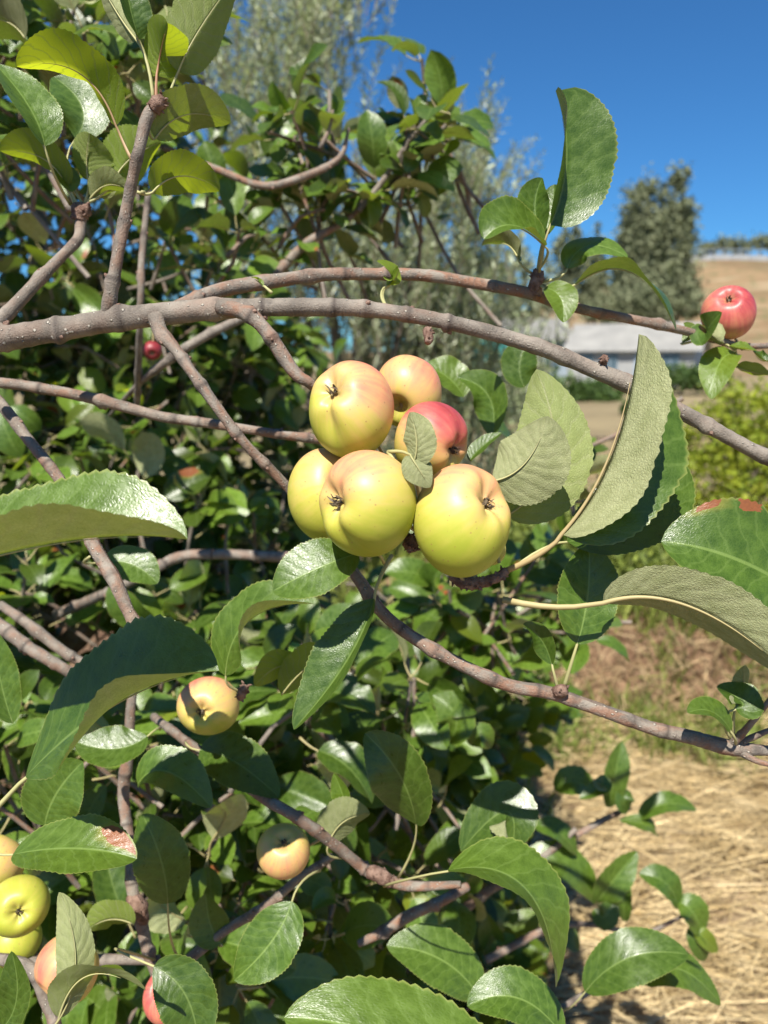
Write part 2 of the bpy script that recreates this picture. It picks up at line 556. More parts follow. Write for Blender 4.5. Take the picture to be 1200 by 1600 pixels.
def ground_z(x, y):
    p = np.stack([x, y], -1)
    near = 0.025 * vnoise(p * 2.3, 1) + 0.012 * vnoise(p * 9.0, 2)
    b = bank_h(x, y) + bank_h(x, y) * 0.25 * vnoise(p * 6.0, 3)
    hill = (14.6 * sstep(8, 52, x) + 2.6) * sstep(72, 135, y)
    hill = hill * (1 + 0.05 * vnoise(p * 0.07, 5))
    return np.where(y < 12, near, near * 0.5) + b + hill


def axis(parts):
    return np.unique(np.concatenate([np.arange(a, b, s) for a, b, s in parts]))


gx = axis([(-900, -60, 60), (-60, -6, 3), (-6, -1.5, 0.25), (-1.5, 3.2, 0.045), (3.2, 8, 0.3), (8, 80, 3), (80, 961, 80)])
gy = axis([(-60, -3, 6), (-3, 0.8, 0.2), (0.8, 5.2, 0.045), (5.2, 14, 0.25), (14, 60, 2.5), (60, 170, 2.5), (170, 1500, 90)])
X, Y = np.meshgrid(gx, gy)
Z = ground_z(X, Y)
ny, nx = X.shape
i, j = np.meshgrid(np.arange(ny - 1), np.arange(nx - 1), indexing='ij')
a = i * nx + j
Q = np.stack([a, a + 1, a + nx + 1, a + nx], -1).reshape(-1, 4)
ridge = 3.25 + 0.25 * np.sin(X * 0.9 + 0.4) - 0.12 * X
bk = sstep(ridge - 0.55, ridge - 0.25, Y) * (1 - sstep(ridge + 0.8, ridge + 2, Y)) * sstep(-0.9, 0.2, X)
bk = np.maximum(bk, (1 - sstep(0.0, 0.7, X + 0.25 * vnoise(np.stack([X, Y], -1) * 3, 9))) * (Y < 6))
tag(build("ground", np.stack([X, Y, Z], -1).reshape(-1, 3), Q, [M_GROUND], attrs={"bank": bk.ravel()}), kind="structure")

exec_sections = []
# ------------------------------------------------------------------ straw and weeds (stuff)
def blades(n, pos_fn, length, width, dir_fn, mat, name, bend=0.3, tint=(0.25, 0.0), kind="stuff", seg=3):
    """n thin bent blades, joined as one thing nobody could count"""
    base = pos_fn(n)
    L = rng.uniform(*length, n); W = rng.uniform(*width, n)
    d = norm(dir_fn(n))
    up = np.tile([0, 0, 1.0], (n, 1)) + rng.normal(0, 0.6, (n, 3))
    s = norm(np.cross(d, up)); nn = np.cross(s, d)
    bd = rng.normal(0, bend, n)
    V = []
    for k in range(seg + 1):
        t = k / seg
        c = base + d * (L * t)[:, None] + nn * (bd * L * t * t)[:, None]
        hw = W * 0.5 * (1 - 0.75 * t ** 1.5)
        V.append(c - s * hw[:, None]); V.append(c + s * hw[:, None])
    V = np.stack(V, 1)
    m = 2 * (seg + 1)
    q = np.array([[2 * k, 2 * k + 1, 2 * k + 3, 2 * k + 2] for k in range(seg)])
    Q = (np.arange(n)[:, None, None] * m + q[None]).reshape(-1, 4)
    t3 = np.stack([rng.normal(0, tint[0], n), np.clip(rng.normal(tint[1], tint[1] * 0.7 + 1e-6, n), 0, 1), rng.random(n)], -1)
    return tag(build(name, V.reshape(-1, 3), Q, [mat], attrs={"tint": np.repeat(t3, m, 0)}, smooth=True), kind=kind)


def straw_pos(n):
    x = rng.uniform(-0.3, 2.6, n); y = rng.uniform(1.1, 3.05, n)
    k = vnoise(np.stack([x, y], -1) * 4.5, 61)
    x = np.where(k < -0.35, x + rng.normal(0, 0.25, n), x); y = np.where(k < -0.35, np.clip(y + rng.normal(0, 0.2, n), 1.05, 3.05), y)
    z = ground_z(x, y) + np.abs(rng.normal(0, 0.014, n)) * (1 + np.clip(vnoise(np.stack([x, y], -1) * 7, 62), 0, 1)) + 0.004
    return np.stack([x, y, z], -1)


def straw_dir(n):
    a = np.where(rng.random(n) < 0.72, rng.normal(0.08, 0.35, n), rng.uniform(0, 6.28, n)) + np.where(rng.random(n) < 0.5, 0, np.pi)
    return np.stack([np.cos(a), np.sin(a), rng.normal(0.02, 0.07, n)], -1)


blades(21000, straw_pos, (0.05, 0.34), (0.0018, 0.0048), straw_dir, M_STRAW, "straw", 0.10, (0.30, 0.0))


def weed_pos(n):
    x = rng.uniform(-0.5, 3.0, n); r = 3.25 + 0.25 * np.sin(x * 0.9 + 0.4) - 0.12 * x
    y = r + np.abs(rng.normal(0.05, 0.9, n)) ** 1.15
    k = vnoise(np.stack([x, y], -1) * 3.0, 21) + rng.normal(0, 0.3, n)
    y = np.where(k < -0.2, y + 0.8, y)
    return np.stack([x, y, ground_z(x, y) - 0.01], -1)


def up_dir(n):
    return np.stack([rng.normal(0, 0.45, n), rng.normal(-0.05, 0.45, n), np.full(n, 1.0)], -1)


blades(5200, weed_pos, (0.06, 0.34), (0.006, 0.024), up_dir, M_WEED, "weeds", 0.35, (0.25, 0.2))


def dry_pos(n):
    x = rng.uniform(0.1, 2.4, n); r = 3.25 + 0.25 * np.sin(x * 0.9 + 0.4) - 0.12 * x
    y = r + rng.normal(-0.15, 0.18, n)
    return np.stack([x, y, ground_z(x, y) - 0.01], -1)


def dry_dir(n):
    return np.stack([rng.normal(0, 0.7, n), rng.normal(-0.6, 0.5, n), rng.normal(0.45, 0.6, n)], -1)


blades(3800, dry_pos, (0.05, 0.22), (0.002, 0.009), dry_dir, M_DRY, "dry_weeds", 0.4, (0.3, 0.0))


def green_pos(n):
    c = rng.integers(0, 46, n)
    r2 = np.random.default_rng(5)
    cx = r2.uniform(-0.1, 1.6, 46); cy = np.where(r2.random(46) < 0.5, r2.uniform(2.6, 3.1, 46), r2.uniform(2.2, 3.4, 46))
    cx = np.where(cy < 2.6, r2.uniform(-0.8, 0.5, 46), cx)
    x = cx[c] + rng.normal(0, 0.05, n); y = cy[c] + rng.normal(0, 0.05, n)
    return np.stack([x, y, ground_z(x, y)], -1)


blades(2600, green_pos, (0.04, 0.16), (0.006, 0.018), lambda n: np.stack([rng.normal(0, 0.6, n), rng.normal(0, 0.6, n), np.full(n, 0.8)], -1), M_WEED, "grass_tufts", 0.4, (0.25, 0.1))


def field_pos(n):
    y = rng.uniform(5.0, 18.0, n); x = rng.uniform(-0.1, 0.62, n) * y
    k = vnoise(np.stack([x, y], -1) * 1.2, 31)
    y = np.where((k < 0.0) & (y > 8), y * 0.7, y)
    return np.stack([x, y, ground_z(x, y) - 0.01], -1)


blades(7000, field_pos, (0.05, 0.22), (0.008, 0.02), up_dir, M_DRY, "field_grass", 0.4, (0.3, 0.0))


# ------------------------------------------------------------------ leafy masses of background trees
def leaf_cards(c, size, n, tint=0.25, yellow=0.0, aspect=0.45, upbias=0.3):
    """small pointed leaves at centres c: each a folded two-quad blade"""
    k = len(c)
    d = norm(rng.normal(size=(k, 3)) + np.array([0, 0, upbias]))
    s = norm(np.cross(d, rng.normal(size=(k, 3)))); nn = np.cross(s, d)
    L = size * rng.uniform(0.6, 1.35, k)[:, None]
    W = L * aspect * 0.5
    p0 = c - d * L * 0.5; p1 = c + d * L * 0.5
    m0 = c - nn * W * 0.35
    V = np.stack([p0, c + s * W, p1, c - s * W, m0], 1)
    q = np.array([[0, 4, 2, 1], [0, 3, 2, 4]])
    Q = (np.arange(k)[:, None, None] * 5 + q[None]).reshape(-1, 4)
    t3 = np.stack([rng.normal(0, tint, k), np.clip(rng.normal(yellow, 0.25, k), 0, 0.9) * (yellow > 0), rng.random(k)], -1)
    return V.reshape(-1, 3), Q, np.repeat(t3, 5, 0)


def crown_points(lobes, n, clump=0.16, npc=26):
    """leaf centres: lobes (c, r) hold clumps whose surface is uneven"""
    pts = []
    vol = np.array([np.prod(r) for _, r in lobes]); vol = vol ** 0.75
    cnt = (n / npc * vol / vol.sum()).astype(int) + 1
    for (c, r), m in zip(lobes, cnt):
        u = norm(rng.normal(size=(m, 3))) * (rng.uniform(0.25, 1.0, m) ** 0.4)[:, None]
        cc = np.array(c) + u * np.array(r)
        sz = clump * np.mean(r) * rng.uniform(0.5, 1.5, m)
        pp = cc[:, None] + rng.normal(size=(m, npc, 3)) * sz[:, None, None]
        pts.append(pp.reshape(-1, 3))
    return np.concatenate(pts)


def trunk_and_limbs(root, base, top, r0, mat, limbs, nm="trunk"):
    base = np.array(base, float); top = np.array(top, float)
    mid = (base + top) / 2 + np.array([0.03, 0.02, 0]) * np.linalg.norm(top - base)
    c = catmull([[*base, r0 * 1.25], [*(base * 0.8 + top * 0.2), r0], [*mid, r0 * 0.8], [*top, r0 * 0.3]], np.linalg.norm(top - base) / 14)
    V, Q, uv = tube(c[:, :3], c[:, 3], 9)
    build(nm, V, Q, [mat], uv=uv, parent=root, origin=base)
    for (t, end) in limbs:
        s0 = base + (top - base) * t
        end = np.array(end, float)
        m = (s0 + end) / 2 + np.array([0, 0, 0.12]) * np.linalg.norm(end - s0)
        rr = r0 * (1 - 0.6 * t) * 0.55
        c = catmull([[*s0, rr], [*m, rr * 0.7], [*end, rr * 0.2]], np.linalg.norm(end - s0) / 9)
        V, Q, uv = tube(c[:, :3], c[:, 3], 7)
        build("limb", V, Q, [mat], uv=uv, parent=root, origin=s0)


def foliage_tree(name, label, cat, base, top, r0, lobes, n, leaf, mat, group=None, clump=0.16, yellow=0.0, tint=0.25, crown="crown", limbs=True, npc=26):
    root = empty(name, base)
    tag(root, label, cat, group)
    if r0:
        lb = [(0.35 + 0.4 * k / max(1, len(lobes)), np.array(c)) for k, (c, r) in enumerate(lobes)] if limbs else []
        trunk_and_limbs(root, base, top, r0, M_TRUNK, lb)
    pts = crown_points(lobes, n, clump, npc)
    V, Q, t3 = leaf_cards(pts, leaf, n, tint, yellow)
    o = build(crown, V, Q, [mat], attrs={"tint": t3}, parent=root, origin=np.array(base, float))
    o["kind"] = "stuff"
    return root


def G(px, depth_y):
    """ground point under picture column px at world distance depth_y"""
    x = (px - 600) / 1200.0 * depth_y
    return np.array([x, depth_y, float(ground_z(np.array(x), np.array(depth_y)))])


def H(y, dist):
    """height at distance dist of picture row y"""
    return 1.5 + dist * math.tan(math.atan((800 - y) / 1200.0) - PITCH)


def XW(px, py, d):
    """world x of picture column px at world distance d, height of row py"""
    return (px - 600) / 1200.0 * (d * math.cos(PITCH) - (H(py, d) - 1.5) * math.sin(PITCH))


def far_tree(label, d, lobes_px, n, leaf, group="distant trees on the slope", clump=0.12, yellow=0.0, mat=None, name="distant_tree", tint=0.25):
    """lobes in picture units (x, y, rx, ry) at distance d, given real depth"""
    lobes = []
    for (x, y, rx, ry) in lobes_px:
        rx_m = rx / 1200.0 * d; ry_m = ry / 1200.0 * d
        lobes.append(((XW(x, y, d), d + random.uniform(-0.3, 0.3) * rx_m, H(y, d)), (rx_m, rx_m * 0.9, ry_m)))
    cx = np.mean([l[0][0] for l in lobes])
    base = np.array([cx, d, float(ground_z(np.array(cx), np.array(d)))])
    top = np.array([cx, d, base[2] + 0.7 * (np.mean([l[0][2] for l in lobes]) - base[2])])
    return foliage_tree(name, label, "tree", base, top, 0.03 * (top[2] - base[2]) + 0.04, lobes, n, leaf, mat or M_FARLEAF, group, clump, yellow, tint)


far_tree("tall twin-peaked grey-green tree against the blue sky", 68,
         [(1012, 345, 42, 62), (1060, 318, 22, 58), (1030, 400, 58, 70), (1020, 460, 66, 50), (1000, 400, 40, 60), (1062, 380, 22, 60), (1060, 280, 8, 24), (1008, 296, 14, 16)], 24000, 0.44)
far_tree("slim pointed dark tree just left of the twin-peaked tall tree", 74,
         [(938, 385, 12, 38), (932, 420, 20, 34), (926, 455, 26, 30)], 3200, 0.42)
far_tree("rounded dusky tree behind the upright apple leaves", 70,
         [(890, 390, 26, 46), (870, 430, 36, 40), (905, 440, 30, 38), (880, 465, 40, 26)], 5200, 0.42)
far_tree("broad low dusky tree between the olive tree and shed roof", 62,
         [(800, 430, 34, 44), (770, 470, 44, 40), (820, 470, 36, 30), (745, 440, 30, 40)], 5200, 0.40)
far_tree("spreading brownish green tree at the foot of dry slope", 60,
         [(960, 480, 50, 26), (1010, 475, 40, 28), (1075, 480, 26, 18)], 4200, 0.36)
CREST = ("first dark treetop on the crest, nearest the tall twin-peaked tree", "second dark treetop on the crest counted from the tall tree",
         "third dark treetop on the crest, middle one of five", "fourth dark treetop on the crest, just above the red apple", "last dark treetop on the crest, at the picture's right edge")
for k, (x, y, rx, ry) in enumerate([(1105, 388, 14, 7), (1132, 383, 12, 8), (1158, 386, 16, 7), (1188, 381, 14, 9), (1216, 384, 16, 8)]):
    far_tree(CREST[k], 150, [(x, y, rx, ry)], 500, 0.7, "treetops on the crest", 0.3)
# shrubs near the shed and along the field
for lab, d, lp, n in (("dark green shrub below the white shed wall", 26, [(920, 625, 42, 26), (890, 615, 24, 22), (950, 618, 30, 24)], 3400),
                      ("low dark hedge under the shed's right gable", 30, [(1065, 590, 40, 12), (1100, 592, 36, 14), (1030, 592, 22, 12)], 2400),
                      ("grey-green thicket at the left end of the field", 17, [(820, 600, 50, 46), (780, 620, 46, 50), (850, 640, 30, 30)], 4200),
                      ("small round shrub at the middle of dry field", 19, [(990, 640, 16, 12)], 700)):
    far_tree(lab, d, lp, n, 0.0085 * d, "shrubs by the shed", 0.2, 0.0, M_SHRUB, "shrub")
far_tree("big yellow-green bush right of the curled pale leaf", 6.2,
         [(1120, 690, 60, 62), (1190, 680, 80, 82), (1100, 760, 70, 56), (1190, 770, 90, 60), (1260, 700, 80, 90), (1140, 640, 30, 36), (1230, 630, 40, 30)],
         12000, 0.052, "bushes behind the bank", 0.2, 0.25, M_BUSH, "bush", 0.3)
far_tree("loose grey-green shrub filling the gap just behind the apple cluster", 6.6,
         [(720, 640, 60, 60), (790, 660, 50, 60), (690, 740, 80, 80), (800, 770, 60, 80), (640, 660, 60, 70), (745, 580, 40, 40)],
         8500, 0.055, "bushes behind the bank", 0.25, 0.12, M_OLIVE, "bush", 0.3)
far_tree("leafy green weeds standing along the top of the brown earth bank", 3.9,
         [(900, 850, 46, 56), (970, 890, 50, 50), (1050, 880, 56, 52), (1120, 930, 56, 44), (860, 930, 36, 44), (800, 880, 50, 60)],
         3000, 0.05, "bushes behind the bank", 0.3, 0.15, M_WEED, "bush", 0.3)
far_tree("low pale green weedy bush beyond the earth bank", 5.0,
         [(960, 800, 60, 50), (900, 850, 60, 60), (1020, 850, 70, 46), (1130, 890, 80, 50), (850, 800, 50, 60), (960, 900, 80, 50)], 9000, 0.055, "bushes behind the bank", 0.25, 0.2, M_WEED, "bush", 0.3)

# ------------------------------------------------------------------ shed with pale roof
def shed(name, label, x0, x1, d, depth, z0, ze, zr, rot, mats, wins):
    """gabled shed: long wall faces the viewer"""
    cx = (x0 + x1) / 2; wd = x1 - x0
    root = empty(name, (cx, d, z0))
    tag(root, label, "building")
    ca, sa = math.cos(rot), math.sin(rot)
    def tr(V):
        V = np.asarray(V, float)
        return np.stack([V[:, 0] * ca - V[:, 1] * sa + cx, V[:, 0] * sa + V[:, 1] * ca + d, V[:, 2]], -1)
    h = wd / 2
    V = [[-h, 0, z0], [h, 0, z0], [h, 0, ze], [-h, 0, ze], [-h, depth, z0], [h, depth, z0], [h, depth, ze], [-h, depth, ze]]
    for half in (V[:4], [V[5], V[4], V[7], V[6]]):
        build("wall", tr(half), [[0, 1, 2, 3]], [mats[0]], parent=root, origin=np.array([cx, d, z0]), smooth=False)
    g = [[h, 0, z0], [h, depth, z0], [h, depth, ze], [h, 0, ze], [h, depth / 2, zr - 0.05], [-h, 0, z0], [-h, depth, z0], [-h, depth, ze], [-h, 0, ze], [-h, depth / 2, zr - 0.05]]
    for k in (0, 5):
        build("gable_wall", tr(g[k:k + 5]), [[0, 1, 2, 3]] if k == 0 else [[1, 0, 3, 2]], [mats[1]], T=[[3, 2, 4]] if k == 0 else [[2, 3, 4]], parent=root, origin=np.array([cx, d, z0]), smooth=False)
    ov = 0.35
    sl_ = (zr - ze) / (depth / 2)
    for sg in (0, 1):
        ya, yb = (-ov, depth / 2) if sg == 0 else (depth + ov, depth / 2)
        za = ze - ov * sl_ + 0.06
        n = 22
        acc = Acc()
        for k in range(n):
            xa = -h - ov + (wd + 2 * ov) * k / n; xb = -h - ov + (wd + 2 * ov) * (k + 1) / n; xm = xa * 0.9 + xb * 0.1
            W = [[xa, ya, za], [xb, ya, za], [xb, yb, zr + 0.06], [xa, yb, zr + 0.06], [xa, ya, za + 0.05], [xm, ya, za + 0.05], [xm, yb, zr + 0.11], [xa, yb, zr + 0.11]]
            acc.add(tr(W), [[0, 1, 2, 3], [4, 5, 6, 7], [5, 1, 2, 6]])
        o = acc.build("roof", [mats[2]], root, np.array([cx, d, z0]), smooth=False)
    for (u, wz0, wz1, ww, kind) in wins:
        V, Q = box((-h + u * wd, -0.03, (wz0 + wz1) / 2 + z0), (ww, 0.08, wz1 - wz0))
        f = build("door" if kind == "door" else "window", tr(V), Q, [mats[1]], parent=root, origin=tr([[-h + u * wd, 0, wz0 + z0]])[0], smooth=False)
        if kind != "door":
            for sx in (-0.25, 0.25):
                V, Q = box((-h + u * wd + sx * ww, -0.075, (wz0 + wz1) / 2 + z0), (ww * 0.44, 0.03, (wz1 - wz0) * 0.84))
                build("pane", tr(V), Q, [M_GLASS], parent=f, origin=tr([[-h + u * wd, 0, wz0 + z0]])[0], smooth=False)
    return root


dS = 40.0
def sx(px, d=dS): return (px - 600) / 1200.0 * d
shed("white_shed", "long white shed with pale metal roof below the dry hill", sx(884), sx(1070), dS, 4.4, 0.0, H(545, dS), H(508, dS + 2.2), -0.48,
     (M_WHITE, M_BLUE, M_ROOF), [(0.14, 0.9, 1.75, 0.8, "win"), (0.34, 0.9, 1.75, 0.8, "win"), (0.60, 0.0, 1.8, 0.8, "door"), (0.82, 0.9, 1.75, 0.8, "win")])
shed("grey_shed", "smaller pale roofed outbuilding at the left end of white shed", sx(800, 44), sx(890, 44), 45.0, 4.6, 0.0, H(528, 45), H(500, 47.3), 0.06,
     (M_BLUE, M_BLUE, M_ROOF), [(0.3, 0.9, 1.7, 0.7, "win"), (0.7, 0.9, 1.7, 0.7, "win")])
# teal net fence behind the olive tree
fr_ = empty("net_fence", G(755, 24))
tag(fr_, "teal windbreak net on posts showing behind the olive foliage", "fence")
zt = H(522, 24)
for k in range(5):
    px = 716 + k * 19
    g = G(px, 24)
    V, Q, uv = tube(np.array([g, g + [0, 0, zt - g[2] + 0.1]]), [0.05, 0.05], 8)
    build("post", V, Q, [M_WOOD], parent=fr_, origin=g)
n = 40
xs = np.linspace(G(716, 24)[0], G(792, 24)[0], n)
acc = Acc()
Vn = np.array([[x, 23.93 + 0.04 * math.sin(k * 0.9), z] for k, x in enumerate(xs) for z in (0.1, 0.9, zt)])
Qn = [[k * 3 + m, (k + 1) * 3 + m, (k + 1) * 3 + m + 1, k * 3 + m + 1] for k in range(n - 1) for m in (0, 1)]
build("net", Vn, Qn, [M_TEAL], parent=fr_, origin=G(690, 24))
# timber edging across the field
ed = empty("timber_edging", G(920, 13.2))
tag(ed, "low dark timber edging across the pale field", "edging")
for k in range(5):
    V, Q = box((2.1 + k * 1.02, 13.2 + 0.02 * k, 0.10), (1.0, 0.10, 0.16), 0.02)
    build("timber", V, Q, [M_WOOD], parent=ed, origin=np.array([2.1 + k * 1.02, 13.2, 0.0]), smooth=False)
# barrier on the hill crest
gr = empty("road_barrier", (50, 134, 16))
tag(gr, "pale roadside barrier along the crest of the dry hill", "barrier")
for k in range(16):
    x = 42 + k * 3.0; y = 132
    z = float(ground_z(np.array(x), np.array(y)))
    V, Q = box((x + 1.5, y, z + 0.55), (2.9, 0.35, 1.1))
    build("barrier_block", V, Q, [M_RAIL], parent=gr, origin=np.array([x, y, z]), smooth=False)
    V, Q = box((x + 1.5, y, z + 1.5), (0.14, 0.14, 0.8))
    build("post", V, Q, [M_BLUE], parent=gr, origin=np.array([x, y, z]), smooth=False)
    V, Q = box((x + 1.5, y - 0.12, z + 1.85), (3.0, 0.08, 0.12))
    build("rail", V, Q, [M_BLUE], parent=gr, origin=np.array([x, y, z]), smooth=False)


# ------------------------------------------------------------------ olive tree
def olive():
    d0 = 4.6
    base = G(540, d0)
    root = empty("olive_tree", base)
    tag(root, "silvery olive tree with upright feathery shoots against the sky", "tree")
    top = np.array([base[0] + 0.1, d0, 1.9])
    ends = []
    shoots = []
    def grp(n, x, y, rx, ry, L, lean, dd=(-0.5, 0.6)):
        for _ in range(n):
            px = x + rx * rng.normal() * 0.55; py = y + ry * rng.normal() * 0.55
            d = d0 + rng.uniform(*dd)
            s0 = np.array([XW(px, py, d), d, H(py, d)])
            v = np.array([lean + rng.normal(0, 0.22), rng.normal(0, 0.22), 1.0])
            shoots.append((s0, norm(v) * rng.uniform(*L)))
    grp(150, 430, 250, 115, 190, (0.5, 1.0), -0.02)
    grp(56, 500, 60, 75, 110, (0.4, 0.8), 0.02)
    grp(85, 705, 330, 75, 62, (0.28, 0.5), 0.28)
    grp(330, 540, 470, 200, 130, (0.35, 0.6), 0.0)
    grp(420, 680, 530, 130, 110, (0.25, 0.45), 0.08, (-0.3, 0.9))
    grp(150, 690, 640, 130, 60, (0.2, 0.4), 0.1, (-0.2, 0.8))
    acc = Acc(); tw = Acc()
    for s0, v in shoots:
        L = np.linalg.norm(v); n = int(L / 0.024)
        t = np.linspace(0.06, 1, n)
        bend = np.array([rng.normal(0, 0.10), rng.normal(0, 0.10), -0.04])
        c = s0 + v * t[:, None] + bend * (t ** 2)[:, None] * L
        tw_c = np.vstack([s0[None], c[::4], c[-1:]])
        V, Q, uv = tube(tw_c, np.linspace(0.0034, 0.0012, len(tw_c)), 4, cap=False)
        tw.add(V, Q, uv)
        dr = norm(v)
        az = rng.uniform(0, 6.28) + np.arange(n) * 1.57
        e1 = norm(np.cross(dr, [0.3, 0.9, 0.1])); e2 = np.cross(dr, e1)
        for sg in (1, -1):
            out = sg * (np.cos(az)[:, None] * e1 + np.sin(az)[:, None] * e2)
            ld = norm(out * rng.uniform(0.55, 1.0, n)[:, None] + dr * rng.uniform(0.45, 1.1, n)[:, None] + rng.normal(0, 0.18, (n, 3)))
            sd = norm(np.cross(ld, dr) + rng.normal(0, 0.3, (n, 3)))
            nn = np.cross(sd, ld)
            ll = rng.uniform(0.045, 0.080, n)[:, None] * (1 - 0.4 * t[:, None] ** 3); lw = ll * 0.125
            V = np.stack([c, c + ld * ll * 0.5 + sd * lw + nn * lw * 0.3, c + ld * ll, c + ld * ll * 0.5 - sd * lw + nn * lw * 0.3], 1)
            t3 = np.stack([rng.normal(0.0, 0.30, n), np.zeros(n), rng.random(n)], -1)
            acc.add(V.reshape(-1, 3), np.arange(4 * n).reshape(-1, 4), tint=np.repeat(t3, 4, 0))
    o = acc.build("crown", [M_OLIVE], root, base); o["kind"] = "stuff"
    o = tw.build("shoots", [M_TRUNK], root, base); o["kind"] = "stuff"
    trunk_and_limbs(root, base, top, 0.075, M_TRUNK, [])
    for px, py in ((440, 330), (500, 200), (640, 430), (700, 400), (380, 420), (560, 420), (600, 520)):
        e = np.array([(px - 600) / 1200 * d0, d0 + random.uniform(-.3, .4), H(py, d0)])
        s0 = np.array([base[0] + 0.05, d0, 0.75 + random.uniform(0, 0.3)])
        c = catmull([[*s0, 0.04], [*((s0 + e) / 2 + [0.06 * (e[0] - s0[0]), 0, -0.05]), 0.026], [*e, 0.008]], 0.08)
        V, Q, uv = tube(c[:, :3], c[:, 3], 7)
        build("limb", V, Q, [M_TRUNK], uv=uv, parent=root, origin=s0)


olive()

# ================================================================== THE APPLE TREE
TREE = empty("apple_tree", G(60, 1.9))
tag(TREE, "apple tree with glossy serrated leaves and fruit-laden branches filling the left", "tree")
BR = []          # (object, sampled centre line)


def bark_mesh(c4, ns, knobs, seed, red, dark=None):
    r = np.random.default_rng(seed)
    c = c4[:, :3]
    ln = np.concatenate([[0], np.cumsum(np.linalg.norm(np.diff(c, axis=0), axis=1))])
    def fn(l, ang):
        m = np.ones((len(l), len(ang)))
        p = np.stack(np.broadcast_arrays(l[:, None] * 110, np.cos(ang)[None] * 1.6, np.sin(ang)[None] * 1.6), -1)
        m += 0.065 * vnoise(p, seed) + 0.04 * vnoise(p * 3.1, seed + 1)
        m += 0.03 * vnoise(np.stack([l * 1400, l * 0], -1), seed + 2)[:, None]
        for (pos, a0, h, w_) in knobs:
            da = (ang - a0 + np.pi) % (2 * np.pi) - np.pi
            m += h * np.exp(-((l[:, None] - pos) / w_) ** 2) * (0.35 + 0.65 * np.exp(-(da[None] / 0.7) ** 2))
        return m
    V, Q, uv = tube(c, c4[:, 3], ns, True, fn)
    rd = np.clip(red + 0.35 * vnoise(np.stack([uv[:, 1] * 30, uv[:, 0] * 3], -1), seed + 4), 0, 1)
    dk = np.zeros(len(V))
    for (pos, w_) in (dark or []):
        dk = np.maximum(dk, np.exp(-((uv[:, 1] - pos) / w_) ** 2))
    return V, Q, uv, rd, dk


def branch(pts, red=0.35, step=0.0025, ns=14, name="branch", knob_every=0.045, seed=None, label=None):
    """pts: rows of picture x, y, depth, radius in picture px"""
    seed = len(BR) * 7 + 3 if seed is None else seed
    r = np.random.default_rng(seed)
    k_ = 1.0 if len(BR) == 0 else 0.90
    P4 = [[*P(x, y, d), k_ * rp * d / 1200.0] for (x, y, d, rp) in pts]
    c4 = catmull(P4, step)
    L = np.sum(np.linalg.norm(np.diff(c4[:, :3], axis=0), axis=1))
    knobs = []
    dark = []
    pos = r.uniform(0.01, 0.03)
    while pos < L:
        knobs.append((pos, r.uniform(0, 6.28), r.uniform(0.12, 0.65), r.uniform(0.0014, 0.0065)))
        if r.random() < 0.7:
            dark.append((pos + 0.002, r.uniform(0.001, 0.0022)))
        pos += knob_every * r.uniform(0.4, 1.5)
    V, Q, uv, rd, dk = bark_mesh(c4, ns, knobs, seed, red, dark)
    o = build(name, V, Q, [M_BARK], uv=uv, attrs={"red": rd, "dark": dk * 0.85}, parent=TREE, origin=c4[0, :3])
    if label: o["label"] = label
    BR.append((o, c4[:, :3]))
    # dormant buds as small cones on the knobs
    t, n_, b_ = frames(c4[:, :3])
    ln = np.concatenate([[0], np.cumsum(np.linalg.norm(np.diff(c4[:, :3], axis=0), axis=1))])
    for (pos, a0, h, w_) in knobs:
        if h < 0.24:
            continue
        k = int(np.searchsorted(ln, pos)); k = min(k, len(c4) - 1)
        rad = c4[k, 3]
        dirn = math.cos(a0) * n_[k] + math.sin(a0) * b_[k]
        q0 = c4[k, :3] + dirn * rad * 0.9
        sz = min(0.0035, rad * 0.55)
        q1 = q0 + dirn * sz + t[k] * sz * 0.9
        cc = np.stack([q0, (q0 + q1) / 2 + dirn * sz * 0.15, q1])
        V2, Q2, uv2 = tube(cc, [sz * 0.75, sz * 0.6, sz * 0.12], 7)
        build("bud", V2, Q2, [M_SPUR], uv=uv2, parent=o, origin=q0)
    return o


# trunk
tb = G(60, 1.9)
branch_pts = None
c4 = catmull([[*tb, 0.075], [tb[0] - 0.02, 1.86, 0.35, 0.06], [tb[0] - 0.05, 1.8, 0.75, 0.055], [tb[0] - 0.02, 1.72, 1.05, 0.045]], 0.02)
V, Q, uv, rd, dk = bark_mesh(c4, 18, [(0.3, 1, 0.3, 0.05), (0.62, 4, 0.3, 0.04)], 900, 0.0)
build("trunk", V, Q, [M_BARK], uv=uv, attrs={"red": rd, "dark": dk}, parent=TREE, origin=tb)

# ---- branches read from the photograph (x, y, depth, radius px)
B_MAIN = branch([(-330, 700, 1.05, 16), (-220, 610, 0.62, 21), (-110, 556, .53, 21), (0, 530, .52, 19), (100, 514, .52, 18), (170, 501, .52, 18), (250, 491, .52, 17.5), (340, 483, .52, 16),
                 (400, 480, .52, 14), (480, 480, .52, 14.5), (560, 482, .52, 12.5), (640, 492, .52, 11.5), (740, 513, .52, 12), (850, 545, .52, 12), (920, 575, .52, 12.5),
                 (980, 600, .52, 14), (1080, 652, .52, 11.5), (1200, 716, .52, 11), (1320, 775, .53, 10)], 0.18, ns=18)
B_UP = branch([(255, 492, .522, 13), (300, 470, .535, 13), (350, 452, .55, 12.5), (420, 440, .56, 12), (500, 430, .57, 11), (580, 428, .58, 10.5), (660, 430, .58, 10.5),
               (740, 442, .58, 10), (820, 457, .58, 10.5), (880, 476, .59, 9), (950, 492, .6, 8.5), (1040, 510, .62, 8), (1100, 525, .64, 7), (1165, 541, .66, 5.5), (1250, 535, .68, 5)], 0.75)
